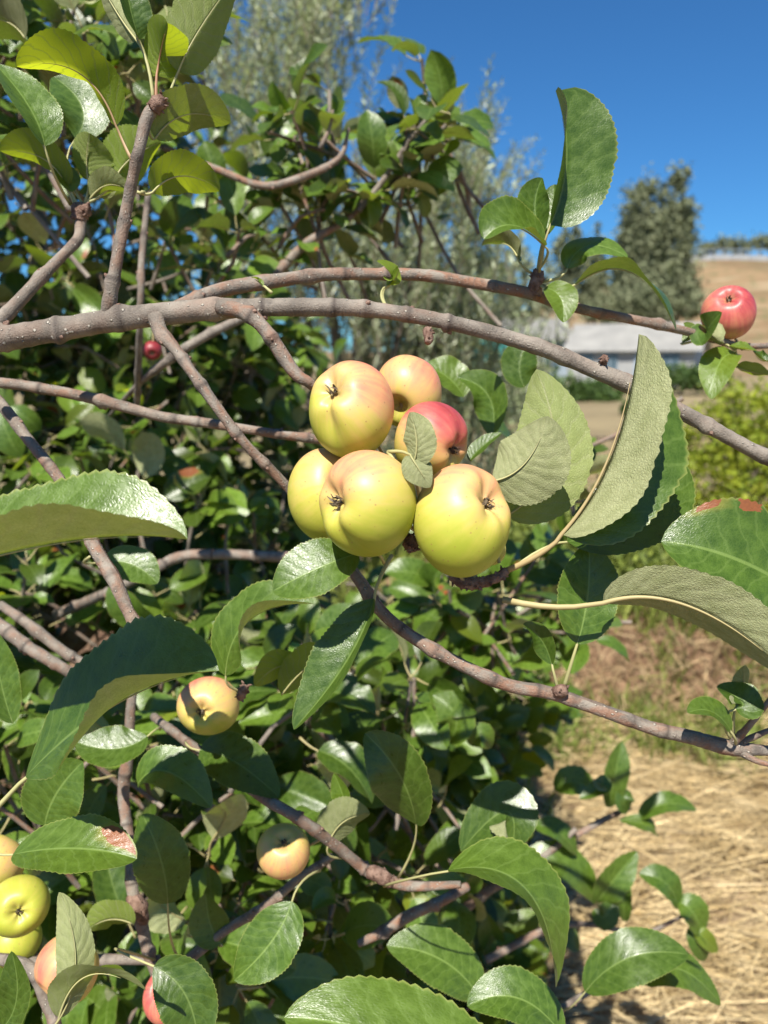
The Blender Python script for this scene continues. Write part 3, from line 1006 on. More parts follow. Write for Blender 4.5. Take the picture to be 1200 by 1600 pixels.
B_VERT = branch([(168, 500, .522, 14), (172, 470, .515, 13), (180, 420, .51, 10.5), (195, 340, .51, 10), (208, 275, .505, 9.5), (217, 235, .5, 9.5), (228, 190, .5, 10.5), (238, 172, .5, 11), (247, 163, .498, 8)], 0.35)
B_LEFT = branch([(-60, 545, .55, 14), (0, 500, .56, 13), (30, 470, .565, 11), (62, 436, .57, 10), (95, 402, .58, 9), (122, 374, .59, 8.5), (125, 350, .6, 9), (130, 332, .6, 7)], 0.2)
B_CLUS = branch([(345, 480, .515, 14), (375, 486, .505, 13), (400, 500, .50, 12.5), (425, 530, .50, 12), (446, 562, .50, 12.5), (466, 588, .50, 11), (492, 606, .505, 9.5), (560, 680, .545, 9), (640, 790, .545, 9), (700, 880, .51, 10), (742, 915, .495, 11)], 0.8)
B_DOWN = branch([(243, 495, .515, 14), (252, 520, .51, 12), (275, 547, .505, 10), (320, 610, .50, 9.5), (380, 690, .505, 9), (450, 762, .52, 8.5), (520, 850, .535, 9), (560, 905, .53, 10), (600, 960, .52, 10.5), (660, 1005, .515, 11),
                 (740, 1048, .51, 11), (800, 1072, .51, 11), (860, 1083, .51, 11.5), (940, 1110, .51, 11), (1020, 1138, .51, 11.5), (1080, 1152, .51, 12), (1140, 1168, .51, 14), (1190, 1172, .51, 9), (1260, 1178, .52, 7)], 0.55)
branch([(-60, 590, .66, 9), (0, 598, .65, 9), (60, 606, .64, 9), (150, 624, .64, 10), (250, 650, .64, 9), (330, 662, .64, 8.5), (400, 673, .64, 8), (490, 686, .65, 8), (560, 690, .66, 6)], 0.55)
branch([(-50, 580, .6, 10), (0, 630, .6, 10), (45, 688, .59, 9.5), (95, 752, .58, 9.5), (128, 815, .57, 9.5), (150, 860, .56, 12), (178, 905, .55, 12), (198, 950, .545, 11), (222, 992, .545, 10), (250, 1050, .56, 9)], 0.6)
branch([(-40, 955, .75, 11), (0, 978, .75, 11), (45, 1012, .74, 11), (95, 1042, .74, 10), (150, 1075, .75, 9)], 0.3)
branch([(0, 945, .8, 8), (40, 972, .79, 9), (105, 1022, .79, 9), (160, 1050, .8, 8)], 0.15)
branch([(90, 960, 1.2, 9), (215, 905, 1.0, 8), (275, 872, 1.0, 9), (340, 866, 1.0, 9), (440, 870, 1.0, 9), (540, 872, 1.02, 7)], 0.3)
branch([(215, 1030, .72, 8), (205, 1100, .72, 8), (200, 1180, .72, 10), (193, 1240, .72, 10), (203, 1330, .70, 9), (206, 1385, .69, 10), (220, 1440, .69, 11), (232, 1490, .69, 9), (245, 1530, .69, 8), (262, 1600, .7, 7)], 0.5)
branch([(240, 1120, .80, 7), (300, 1165, .68, 8), (350, 1200, .67, 9), (410, 1245, .632, 10), (460, 1275, .612, 10), (510, 1310, .63, 10), (560, 1350, .65, 10), (585, 1365, .65, 11), (640, 1384, .65, 9), (720, 1382, .64, 6)], 0.5)
branch([(250, 1530, .7, 7), (300, 1495, .69, 9), (350, 1455, .68, 8), (420, 1412, .67, 8), (470, 1370, .67, 7), (520, 1338, .67, 6)], 0.3)
branch([(560, 1475, .8, 6), (600, 1455, .8, 9), (640, 1430, .8, 10), (690, 1407, .8, 9), (730, 1385, .82, 8)], 0.8)
branch([(-40, 1500, .62, 9), (10, 1500, .62, 10), (50, 1515, .6, 10), (70, 1560, .6, 10), (95, 1620, .6, 9)], 0.2)
branch([(30, 1505, .68, 9), (120, 1500, .69, 9), (250, 1500, .7, 8)], 0.2)
branch([(255, 230, 1.05, 6), (340, 265, 1.02, 6), (410, 290, 1.0, 6.5), (470, 278, 1.0, 7), (530, 247, 1.0, 5), (545, 200, 1.0, 2)], 0.6, step=0.006, ns=9)
branch([(500, 232, 1.0, 4), (515, 200, 1.0, 3), (520, 172, 1.0, 2)], 0.2, step=0.006, ns=9)
branch([(560, 330, 1.08, 5), (600, 280, 1.08, 5), (640, 215, 1.08, 4), (660, 160, 1.08, 3), (668, 140, 1.08, 2)], 0.2, step=0.006, ns=9)
branch([(430, 430, 1.1, 7), (480, 380, 1.1, 8), (540, 345, 1.1, 5), (590, 300, 1.1, 2)], 0.6, step=0.006, ns=9)
branch([(110, 330, .8, 5), (80, 275, .8, 5), (62, 230, .8, 5)], 0.3, step=0.006, ns=9)
branch([(214, 640, .98, 5), (217, 560, .9, 6), (220, 470, .85, 6), (222, 400, .85, 6), (232, 300, .85, 5)], 0.2, step=0.006, ns=9)
branch([(170, 650, 1.15, 2), (215, 602, .95, 5), (260, 565, .9, 8), (330, 520, .9, 8), (420, 480, .95, 7)], 0.15, step=0.006, ns=9)
branch([(1140, 1166, .51, 8), (1165, 1140, .50, 6), (1190, 1110, .49, 5), (1230, 1060, .48, 5)], 0.5)
branch([(1150, 1172, .51, 7), (1185, 1190, .50, 5), (1230, 1200, .49, 4)], 0.95)
branch([(1150, 1165, .51, 6), (1180, 1150, .505, 5), (1230, 1130, .5, 4)], 0.6)
branch([(900, 1295, 1.2, 5), (860, 1330, 1.2, 6), (780, 1380, 1.2, 8), (700, 1440, 1.25, 9)], 0.4, step=0.006, ns=9)
branch([(985, 1262, 1.22, 4), (950, 1278, 1.22, 5), (900, 1305, 1.2, 6)], 0.6, step=0.006, ns=9)
branch([(1070, 1430, 1.2, 3), (1000, 1460, 1.2, 4), (930, 1445, 1.2, 5), (860, 1450, 1.2, 6), (760, 1500, 1.2, 7)], 0.5, step=0.006, ns=9)
branch([(930, 1545, .8, 5), (880, 1575, .8, 6), (820, 1630, .8, 7)], 0.2, step=0.006, ns=9)
# scaffold limbs from the trunk into the crown
for pts in ([(60, 1010, 1.72, 26), (0, 850, 1.5, 22), (-150, 740, 1.2, 20), (-330, 700, 1.05, 18)],
            [(70, 1050, 1.74, 24), (200, 900, 1.7, 18), (330, 700, 1.8, 12), (420, 520, 1.9, 8)],
            [(60, 1000, 1.72, 26), (80, 700, 1.8, 20), (60, 350, 1.8, 14), (90, 60, 1.8, 9)],
            [(90, 1100, 1.75, 22), (300, 1150, 1.6, 16), (520, 1250, 1.5, 12), (720, 1350, 1.4, 8)],
            [(60, 1080, 1.75, 20), (120, 1250, 1.4, 15), (220, 1400, 1.1, 10), (330, 1520, 0.95, 7)]):
    branch(pts, 0.1, 0.012, 12, knob_every=0.2)


# ------------------------------------------------------------------ leaves
def leaf_geo(B, M, T, w, N, fold=18, curl=10, ns=40, nc=8, teeth=24, serr=0.075, twist=0.0, wav=0.05, A=None, stalk_r=0.0009, seed=0, tipw=1.0, wide=0.50, rnd=1.28):
    """blade from B through M to T; N upper-side normal hint; fold/curl degrees per half"""
    B, M, T, N = (np.asarray(q, float) for q in (B, M, T, N))
    r = np.random.default_rng(seed)
    v = np.linspace(0, 1, ns + 1)
    C = 2 * M - 0.5 * (B + T)
    mid = ((1 - v) ** 2)[:, None] * B + (2 * v * (1 - v))[:, None] * C + (v ** 2)[:, None] * T
    t = norm(np.gradient(mid, axis=0))
    n0 = norm(N[None] - t * (t @ N)[:, None])
    s0 = np.cross(t, n0)
    tw = np.radians(twist) * (v - 0.5)[:, None] * 2
    n = n0 * np.cos(tw) + s0 * np.sin(tw)
    s = np.cross(t, n)
    pa, pb = wide * rnd, (1 - wide) * rnd
    f = (v ** pa) * ((1 - v) ** pb); f /= f.max()
    f = f * (1 - 0.10 * sstep(0.72, 0.97, v) * tipw)
    h = w / 2 * f
    u = np.linspace(-1, 1, 2 * nc + 1)
    fl, fr2 = (fold if isinstance(fold, (tuple, list)) else (fold, fold))
    cl, cr2 = (curl if isinstance(curl, (tuple, list)) else (curl, curl))
    au = np.abs(u)
    V = np.zeros((ns + 1, len(u), 3))
    ph = r.uniform(0, 6.28, 2); kf = r.uniform(1.6, 2.8, 2)
    sawt = (v * teeth) % 1.0
    for k, uu in enumerate(u):
        sd = 1 if uu >= 0 else 0
        fo_ = fr2 if sd else fl
        fa, fb = fo_ if isinstance(fo_, (tuple, list)) else (fo_, fo_)
        F0 = np.radians(fa + (fb - fa) * sstep(0.15, 0.75, v)); K = math.radians(cr2 if sd else cl)
        m = 12
        rr = (np.arange(m) + 0.5) / m * au[k]
        x = np.cos(F0[:, None] + K * rr).sum(1) / m * au[k]
        z = np.sin(F0[:, None] + K * rr).sum(1) / m * au[k]
        hh = h.copy()
        if au[k] > 0.99 and serr:
            hh = h * (1 + serr * (sawt - 0.4) * np.minimum(1, f * 3))
        wv = wav * h * au[k] ** 2 * np.sin(2 * np.pi * kf[sd] * v + ph[sd])
        V[:, k] = mid + (np.sign(uu) * x * hh)[:, None] * s + (z * hh + wv)[:, None] * n
    nu = len(u)
    i, j = np.meshgrid(np.arange(ns), np.arange(nu - 1), indexing='ij')
    a = i * nu + j
    Q = np.stack([a, a + 1, a + nu + 1, a + nu], -1).reshape(-1, 4)
    # winding so that the face normal is n (upper side):  s x t = ... check sign
    e = np.cross(V[ns // 2, nc + 1] - V[ns // 2, nc], V[ns // 2 + 1, nc] - V[ns // 2, nc])
    if e.dot(n[ns // 2]) < 0:
        Q = Q[:, ::-1]
    uv = np.stack(np.broadcast_arrays((u * 0.5 + 0.5)[None], v[:, None]), -1).reshape(-1, 2)
    V = V.reshape(-1, 3)
    mi = np.zeros(len(Q), int)
    # stalk and raised midrib below the blade
    if A is not None or stalk_r:
        kk = int(ns * 0.85)
        mr = mid[:kk:2] - n[:kk:2] * (0.7 * stalk_r)
        rad = np.linspace(stalk_r * 0.8, stalk_r * 0.12, len(mr))
        if A is not None:
            A = np.asarray(A, float)
            k = np.linspace(0, 1, 7)[:-1, None]
            L = np.linalg.norm(B - A)
            hd = B - t[0] * L * 0.4
            st = (1 - k) ** 2 * A + 2 * k * (1 - k) * hd + k ** 2 * B
            mr = np.vstack([st, mr]); rad = np.concatenate([np.linspace(stalk_r * 1.25, stalk_r * 0.85, 6), rad])
        V2, Q2, uv2 = tube(mr, rad, 6)
        Q = np.vstack([Q, Q2 + len(V)]); mi = np.concatenate([mi, np.ones(len(Q2), int)])
        V = np.vstack([V, V2]); uv = np.vstack([uv, uv2])
    return V, Q, uv, mi


N_LEAF = [0]


def nearest_branch(p):
    best, bo = 9, None
    for o, c in BR:
        d = np.min(np.linalg.norm(c - p, axis=1))
        if d < best:
            best, bo = d, o
    return bo if best < 0.06 else TREE


def hleaf(B, M, T, w, n, A=None, fold=18, curl=8, tint=(0, 0), spot=(0, 0, 0), spotb=(0, 0, 0), red=0.15, label=None, sr=1.0, **kw):
    """hero leaf: B, M, T, A = (px, py, depth); w full blade width px at M's depth; n upper normal, camera axes"""
    k = N_LEAF[0]; N_LEAF[0] += 1
    b, m, t = P(*B), P(*M), P(*T)
    kw.setdefault("ns", 52); kw.setdefault("nc", 8); kw.setdefault("teeth", 25)
    V, Q, uv, mi = leaf_geo(b, m, t, w * M[2] / 1200.0, CV(n), fold, curl, A=None if A is None else P(*A), seed=k + 50, stalk_r=0.00095 * sr, **kw)
    org = b if A is None else P(*A)
    par = nearest_branch(org)
    o = build("leaf", V, Q, [M_LEAF, M_PET], uv=uv, mi=mi,
              attrs={"tint": np.tile([tint[0], tint[1], random.random()], (len(V), 1)), "spot": np.tile(spot, (len(V), 1)), "spotb": np.tile(spotb, (len(V), 1)), "red": np.full(len(V), red)},
              parent=par, origin=org)
    if label: o["label"] = label
    return o


L = hleaf
# --- rosette at the tip of the upright branch, top left
L((182, 196, .5), (122, 112, .49), (26, 104, .49), 112, (0.05, .95, -.30), (206, 250, .5), fold=(10, 25), tint=(0.25, 1.0), red=.6, label="yellow-green backlit leaf arching left")
L((245, 118, .5), (252, 78, .495), (262, 36, .47), 84, (0, .62, -.78), (245, 168, .5), fold=28, curl=20, tint=(0.1, .7), red=.8)
L((278, 112, .505), (312, 45, .51), (372, -40, .53), 96, (-.5, .5, -.65), (258, 160, .5), fold=12, tint=(0, .45))
L((212, 60, .5), (180, 14, .505), (150, -40, .51), 60, (.3, .5, -.8), (240, 165, .5), fold=20, tint=(0, .1))
L((218, 62, .495), (205, 20, .49), (196, -30, .49), 66, (.55, .45, .6), (243, 165, .5), fold=25, tint=(-.1, 0))
L((242, 216, .51), (292, 178, .515), (360, 192, .53), 92, (-.1, .92, -.36), (232, 205, .503), fold=(4, 10), curl=10, tint=(-.05, .35))
L((238, 300, .512), (285, 274, .515), (344, 297, .52), 84, (0, .90, -.42), (214, 300, .507), fold=4, curl=10, tint=(0.1, .65))
L((240, 290, .52), (262, 272, .52), (280, 268, .52), 60, (-.3, .6, .7), (222, 300, .505), tint=(0, .1))
# --- rosette on the left spur (125,335)
L((138, 280, .6), (136, 245, .595), (140, 208, .585), 76, (.2, .7, -.66), (132, 318, .6), curl=22, tint=(0, .5))
L((180, 280, .605), (206, 246, .61), (252, 222, .62), 92, (.1, .75, -.6), (135, 318, .6), curl=18, tint=(0.1, .65))
L((104, 292, .6), (66, 246, .595), (0, 236, .60), 84, (.15, .92, -.34), (122, 325, .6), fold=10, curl=12, tint=(0, .6))
L((142, 308, .6), (170, 288, .595), (202, 298, .59), 52, (0, .85, -.4), (132, 322, .6), curl=14, tint=(0, .3))
L((112, 300, .6), (102, 278, .6), (88, 262, .6), 44, (.3, .5, .6), (125, 325, .6), tint=(0, .2))
L((150, 305, .61), (156, 286, .61), (142, 262, .61), 52, (.2, .5, -.6), (130, 325, .6), tint=(0, .3))
L((70, 228, .56), (44, 165, .56), (-8, 100, .57), 90, (.55, .55, .6), (110, 320, .6), fold=20, tint=(.15, .05))
L((118, 216, .62), (128, 168, .62), (84, 120, .63), 92, (.35, .45, .85), (130, 320, .6), fold=(8, 16), tint=(-.1, 0))
L((60, 250, .63), (20, 228, .63), (-30, 215, .63), 60, (0, .8, .4), (118, 322, .6), tint=(0, .1))
# --- dark leaves in the top left corner
L((40, 60, .7), (0, 30, .7), (-60, 40, .7), 120, (.2, .8, -.3), tint=(-.3, 0))
L((110, 70, .8), (150, 40, .8), (235, 62, .8), 92, (0, .8, .5), fold=12, curl=-35, tint=(0, .25))
L((360, 70, .8), (330, 50, .8), (300, 62, .8), 70, (0, .7, .6), fold=-8, curl=-25, tint=(0, .2))
L((310, 30, .8), (345, 22, .8), (388, 34, .8), 70, (0, .85, .4), curl=-30, tint=(.1, .3))
L((258, 10, .82), (262, 40, .82), (255, 90, .82), 60, (-.2, .4, -.8), tint=(0, .4))
# --- upper right spur at (840,435)
L((860, 352, .55), (884, 248, .55), (868, 142, .545), 160, (.12, .16, .97), (842, 430, .575), fold=(68, 2), curl=(3, 8), tint=(-.05, 0), wide=.56, rnd=.85, tipw=0, red=.3)
L((846, 372, .56), (836, 322, .56), (848, 278, .555), 62, (-.2, .3, .9), (840, 425, .575), fold=(26, 40), tint=(0, 0))
L((850, 372, .568), (862, 330, .57), (866, 288, .57), 52, (-.5, .3, .75), (840, 425, .575), fold=20, tint=(0, .05))
L((852, 384, .555), (800, 352, .54), (756, 374, .535), 98, (-.05, .78, .60), (838, 425, .575), fold=(4, 30), curl=(14, 30), tint=(0, .05))
L((812, 408, .575), (790, 380, .58), (752, 384, .58), 50, (.1, .9, -.2), (836, 430, .578), curl=14, tint=(-.1, .1))
L((886, 420, .575), (920, 384, .57), (981, 402, .56), 62, (.05, .72, .68), (846, 440, .578), fold=(14, 4), curl=-20, tint=(.15, .1))
L((898, 444, .57), (985, 424, .555), (1056, 516, .54), 104, (.42, .76, .26), (848, 446, .578), fold=(14, 12), curl=-8, tint=(-.2, 0))
L((852, 450, .57), (876, 466, .56), (880, 504, .555), 52, (-.05, .4, .9), (842, 442, .578), curl=8, tint=(.1, .25))
L((604, 446, .535), (612, 428, .53), (588, 408, .525), 34, (.3, .6, .7), (606, 482, .52), fold=20, tint=(.3, .7), ns=30, teeth=14)
L((606, 446, .535), (618, 432, .53), (622, 416, .525), 18, (-.4, .5, .7), (606, 482, .52), fold=20, tint=(.3, .5), ns=30, teeth=14)
L((412, 446, .515), (402, 437, .515), (394, 434, .51), 14, (0, .8, .5), (425, 458, .515), tint=(.1, .5), ns=24, teeth=10)
# --- beside the far red apple
L((1122, 532, .64), (1104, 520, .625), (1128, 488, .605), 54, (-.35, .4, .85), (1130, 540, .655), fold=12, tint=(-.1, 0))
L((1150, 552, .65), (1124, 568, .63), (1112, 624, .62), 56, (-.3, .5, .8), (1140, 540, .655), fold=10, curl=10, tint=(.25, .3))
L((1066, 535, .64), (1078, 520, .64), (1068, 505, .64), 24, (-.3, .5, .7), (1100, 528, .64), tint=(.1, .3))
L((1140, 540, .645), (1160, 545, .64), (1182, 548, .64), 36, (0, .8, .5), (1130, 538, .655), tint=(.15, .3))
L((1150, 572, .66), (1172, 580, .655), (1205, 586, .65), 34, (.2, .7, -.3), (1150, 545, .66), tint=(.25, .5))
L((1205, 560, .64), (1190, 562, .64), (1176, 548, .64), 44, (.5, .5, .5), (1215, 545, .66), tint=(-.2, 0))
# --- pale undersides right of the cluster
L((792, 806, .50), (862, 715, .505), (838, 577, .51), 132, (.18, -.30, -.94), (780, 880, .495), fold=14, curl=12, tint=(.15, .38))
L((768, 752, .475), (822, 722, .47), (856, 650, .468), 140, (.25, .05, -.97), (740, 800, .485), fold=(16, 30), curl=(8, 16), tint=(-.14, 0), tipw=.4)
L((734, 720, .51), (752, 700, .51), (784, 676, .51), 36, (-.3, .6, .5), None, tint=(-.1, 0))
L((880, 836, .475), (958, 705, .468), (998, 522, .470), 226, (.79, -.28, .54), (788, 893, .49), fold=(50, (84, 46)), curl=(4, -4), tint=(0, 0), red=.45, sr=1.7, label="long leaf curled to show its pale felted underside")
L((886, 846, .50), (990, 808, .515), (1060, 716, .53), 150, (-.12, .62, .77), (800, 890, .49), fold=(4, 14), curl=8, tint=(-.12, 0))
L((1008, 742, .52), (1040, 712, .52), (1072, 688, .52), 50, (.1, .1, -.95), None, tint=(.25, 0), spot=(.6, .55, .22))
L((1290, 960, .48), (1165, 880, .47), (1033, 846, .475), 190, (-.18, .50, .85), None, fold=(10, 14), curl=8, tint=(0, 0), spot=(.98, .78, .045), spotb=(.98, .57, .06), label="broad green leaf with brown spotted upper edge")
L((942, 940, .47), (1090, 950, .455), (1260, 1078, .445), 128, (.30, .72, -.62), (786, 937, .492), fold=(14, 18), curl=(6, 6), wav=.02, tint=(-.08, 0), red=.35, sr=1.9, label="long drooping leaf showing its olive underside")
L((902, 1006, .50), (918, 930, .50), (920, 847, .505), 98, (-.12, .42, .9), (880, 1078, .51), fold=14, tint=(.05, 0), sr=1.2)
L((862, 1038, .505), (846, 1000, .505), (817, 975, .50), 42, (-.45, .55, .6), (872, 1078, .51), fold=30, tint=(-.15, 0))
L((1150, 1108, .49), (1158, 1096, .49), (1120, 1072, .50), 66, (.2, .6, .75), (1145, 1160, .51), tint=(-.15, 0))
L((1142, 1142, .49), (1112, 1112, .485), (1074, 1114, .48), 48, (-.25, .72, .55), (1148, 1162, .51), fold=14, tint=(-.05, .1))
L((1152, 1098, .5), (1160, 1070, .5), (1162, 1040, .49), 34, (-.2, .3, -.9), (1148, 1162, .51), tint=(0, .2))
# --- between and under the apples
L((645, 728, .443), (652, 690, .438), (640, 644, .44), 62, (.65, -.05, -.75), (606, 706, .46), fold=(20, 6), tint=(-.02, .08), tipw=.3)
L((640, 712, .443), (652, 730, .437), (672, 762, .437), 50, (-.35, .3, -.85), (606, 706, .46), fold=14, tint=(-.08, .05))
L((560, 864, .485), (492, 890, .475), (426, 924, .475), 98, (-.1, .50, .86), (600, 880, .52), fold=8, curl=6, tint=(.05, .05))
L((584, 935, .505), (544, 1030, .495), (459, 1140, .49), 112, (-.50, .30, .80), (612, 868, .53), fold=(44, 18), curl=8, tint=(-.15, 0), sr=1.3)
# --- lower left
L((-130, 905, .41), (100, 846, .40), (293, 843, .40), 236, (.0, .95, .30), None, fold=(44, 44), curl=(10, -4), tint=(.22, .12), ns=72, nc=10, label="large bright green leaf jutting in from the left edge")
L((40, 1214, .49), (185, 1096, .475), (342, 1048, .465), 240, (-.42, .56, .71), (-30, 1290, .50), twist=6, wide=.56, rnd=1.5, fold=(8, (6, 62)), curl=(8, 14), tint=(-.1, .0), ns=72, nc=12, sr=1.6, label="large leaf with its lower edge rolled over yellowish")
L((270, 1020, .53), (255, 995, .53), (215, 978, .53), 60, (0, .7, .7), None, tint=(.1, .1))
L((352, 1056, .58), (390, 968, .57), (492, 944, .56), 108, (-.22, .66, .70), (384, 1080, .6), fold=(8, (4, 60)), curl=(8, 10), tint=(.05, .05))
L((20, 1335, .52), (120, 1326, .505), (214, 1342, .50), 104, (-.02, .76, .64), (-20, 1330, .53), fold=(6, 20), curl=8, tint=(.08, .1), spot=(.20, .82, .17), label="green leaf with a rusty brown patch near its tip")
L((262, 1412, .63), (252, 1345, .62), (222, 1272, .62), 86, (.22, .45, .86), (276, 1492, .69), fold=10, tint=(.05, .05))
L((456, 1408, .60), (425, 1470, .59), (366, 1532, .585), 88, (-.2, .2, .95), (500, 1360, .64), fold=6, tint=(.12, 0))
L((345, 1475, .68), (328, 1442, .68), (322, 1396, .68), 66, (.05, .5, .86), (340, 1475, .69), fold=20, tint=(.1, .1))
L((210, 1444, .66), (172, 1436, .655), (136, 1454, .65), 62, (.1, .35, -.92), None, curl=10, tint=(.1, .6), tipw=.2, label="small rounded yellow-green leaf lit through from behind")
L((92, 1592, .50), (118, 1500, .50), (92, 1394, .51), 62, (-.5, -.1, -.8), (70, 1640, .52), fold=(10, 30), tint=(.1, .25))
L((92, 1590, .50), (140, 1522, .49), (228, 1548, .49), 84, (-.1, .8, -.5), (70, 1640, .52), fold=(14, 10), tint=(.1, .35))
L((650, 1288, .62), (625, 1212, .60), (570, 1146, .60), 96, (-.35, .55, .75), (622, 1372, .65), fold=14, tint=(-.15, 0))
L((512, 1322, .63), (536, 1284, .63), (578, 1272, .63), 74, (0, .45, -.9), (540, 1340, .65), tint=(-.2, .25))
L((540, 1262, .64), (535, 1240, .64), (522, 1208, .64), 36, (-.3, .4, .8), None, fold=30, tint=(.2, .2))
L((700, 1360, .56), (820, 1388, .54), (868, 1542, .535), 146, (.60, .60, .30), (600, 1385, .65), fold=(18, 16), curl=(10, 6), tint=(.08, .08), ns=64, label="arching leaf folded over with grey underside toward the tree")
L((870, 1800, .40), (650, 1642, .405), (444, 1590, .41), 176, (.05, .82, .56), None, fold=8, curl=-6, tint=(.18, .12), ns=72, nc=10, label="bright green leaf crossing the bottom edge")
L((880, 1620, .6), (810, 1560, .6), (730, 1572, .6), 84, (.1, .75, .6), None, fold=14, tint=(.05, 0))
L((750, 1560, .7), (690, 1500, .7), (604, 1478, .7), 90, (.1, .7, .68), None, fold=10, tint=(.05, .05))
L((240, 1510, .55), (290, 1555, .545), (310, 1640, .54), 90, (.2, .4, .9), (242, 1500, .69), fold=10, tint=(-.2, 0))
L((0, 1610, .5), (26, 1560, .5), (18, 1486, .5), 62, (-.1, .4, .9), (30, 1640, .52), tint=(-.2, 0))
L((160, 878, .66), (206, 882, .66), (246, 912, .66), 62, (.05, .6, .8), (140, 870, .6), fold=8, tint=(.1, .05))
L((20, 1130, .62), (0, 1060, .62), (-10, 985, .62), 60, (.3, .4, .86), None, tint=(.05, .05))
L((312, 1172, .66), (366, 1190, .645), (436, 1246, .62), 84, (.1, .62, .78), (290, 1160, .68), fold=10, tint=(-.2, 0))
L((230, 1150, .66), (180, 1170, .65), (118, 1158, .65), 74, (-.05, .7, .7), (250, 1140, .70), fold=12, tint=(-.1, .05))
L((70, 1290, .60), (88, 1240, .60), (130, 1190, .60), 100, (.2, .45, .87), None, fold=10, tint=(0, .05))
L((215, 1225, .62), (262, 1206, .61), (330, 1262, .61), 84, (.1, .7, .7), None, fold=(8, 30), tint=(.1, .05))
L((720, 1330, .66), (790, 1268, .655), (800, 1330, .65), 92, (-.1, .7, .7), None, fold=8, tint=(-.2, 0))
L((470, 1060, .62), (440, 1040, .62), (398, 1072, .61), 58, (.2, .5, -.8), None, fold=10, tint=(.05, .6))
L((440, 1085, .62), (482, 1040, .61), (520, 1024, .61), 70, (0, .55, -.8), None, fold=12, tint=(.1, .6))
# --- behind, right of the cluster
L((725, 620, .70), (700, 590, .70), (664, 572, .70), 70, (.1, .6, .8), None, tint=(.1, .2))
L((768, 684, .68), (764, 620, .68), (714, 590, .68), 64, (-.4, .5, .75), None, fold=24, tint=(0, .05))
L((820, 605, .72), (812, 570, .72), (828, 530, .72), 60, (-.2, .4, .85), None, tint=(-.2, 0))
L((880, 700, .75), (905, 712, .75), (928, 700, .75), 52, (0, .5, .85), None, tint=(-.05, .05))
L((880, 800, .70), (850, 780, .70), (812, 790, .70), 80, (-.1, .6, .8), None, tint=(.05, .15))
# --- sprays to the lower right
L((905, 1248, 1.15), (940, 1228, 1.15), (930, 1220, 1.14), 30, (0, .7, .6), None)
for (b, m, t, w_, nn, ti) in (
    ((952, 1262), (960, 1215), (972, 1158), 44, (.2, .4, .9), (0, .05)), ((998, 1280), (1040, 1256), (1088, 1266), 40, (0, .8, .5), (.05, .05)),
    ((968, 1282), (1010, 1290), (1026, 1306), 34, (.1, .7, .4), (0, .15)), ((980, 1270), (975, 1250), (984, 1236), 32, (0, .5, .7), (-.2, 0)),
    ((866, 1232), (898, 1222), (930, 1240), 52, (0, .7, .7), (.1, .05)), ((835, 1292), (872, 1300), (902, 1338), 42, (.3, .7, .6), (.1, 0)),
    ((930, 1408), (880, 1352), (806, 1352), 66, (.1, .72, .6), (.1, .1)), ((932, 1412), (955, 1380), (996, 1330), 54, (.35, .45, .8), (.12, .05)),
    ((928, 1420), (945, 1432), (958, 1400), 40, (.1, .5, .8), (-.1, .05)), ((978, 1440), (975, 1410), (982, 1380), 26, (-.4, .4, .8), (0, 0)),
    ((1060, 1420), (1040, 1380), (998, 1366), 46, (.2, .6, .75), (-.05, 0)), ((1060, 1410), (1082, 1425), (1098, 1462), 52, (.2, .5, .85), (.12, .1)),
    ((1085, 1450), (1100, 1466), (1122, 1486), 30, (.2, .4, .8), (.1, .7)), ((1075, 1450), (1090, 1478), (1102, 1500), 28, (-.2, .4, .7), (-.2, 0)),
    ((700, 1160), (712, 1120), (676, 1086), 64, (-.2, .5, .8), (.08, .1)), ((735, 1165), (752, 1150), (768, 1168), 42, (.1, .5, .8), (.08, .1))):
    d_ = 1.2 if b[0] > 800 else 0.95
    L((*b, d_), (*m, d_ - .01), (*t, d_), w_, nn, None, fold=14, curl=6, tint=ti, ns=36, nc=6, teeth=18)
L((914, 1550, .74), (985, 1496, .73), (1076, 1492, .73), 82, (-.05, .78, .6), (880, 1575, .8), fold=8, curl=-6, tint=(-.1, 0))
L((1000, 1535, .82), (1060, 1514, .81), (1126, 1570, .80), 72, (.12, .86, .38), (930, 1545, .8), fold=(6, 10), curl=-6, tint=(.02, .1))

# ------------------------------------------------------------------ the deeper crown: spurs of leaves
def templates(n, ns, nc, teeth, seed0):
    out = []
    r = np.random.default_rng(seed0)
    for k in range(n):
        sag = r.uniform(-0.02, 0.16)
        V, Q, uv, mi = leaf_geo((0, 0, 0), (0.5, r.normal(0, .03), sag), (1.0, r.normal(0, .06), sag * 0.2 - r.uniform(0, .15)), r.uniform(.52, .66), (0, 0, 1),
                                r.uniform(4, 28), r.uniform(-14, 22), ns, nc, teeth, 0.05 if teeth else 0, r.normal(0, 16), r.uniform(.02, .12), A=(-0.32, r.normal(0, .05), -0.06), stalk_r=0.014, seed=seed0 + k)
        out.append((V, Q, uv, mi))
    return out


T_LO = templates(12, 8, 2, 0, 300)
T_HI = templates(14, 26, 5, 20, 400)
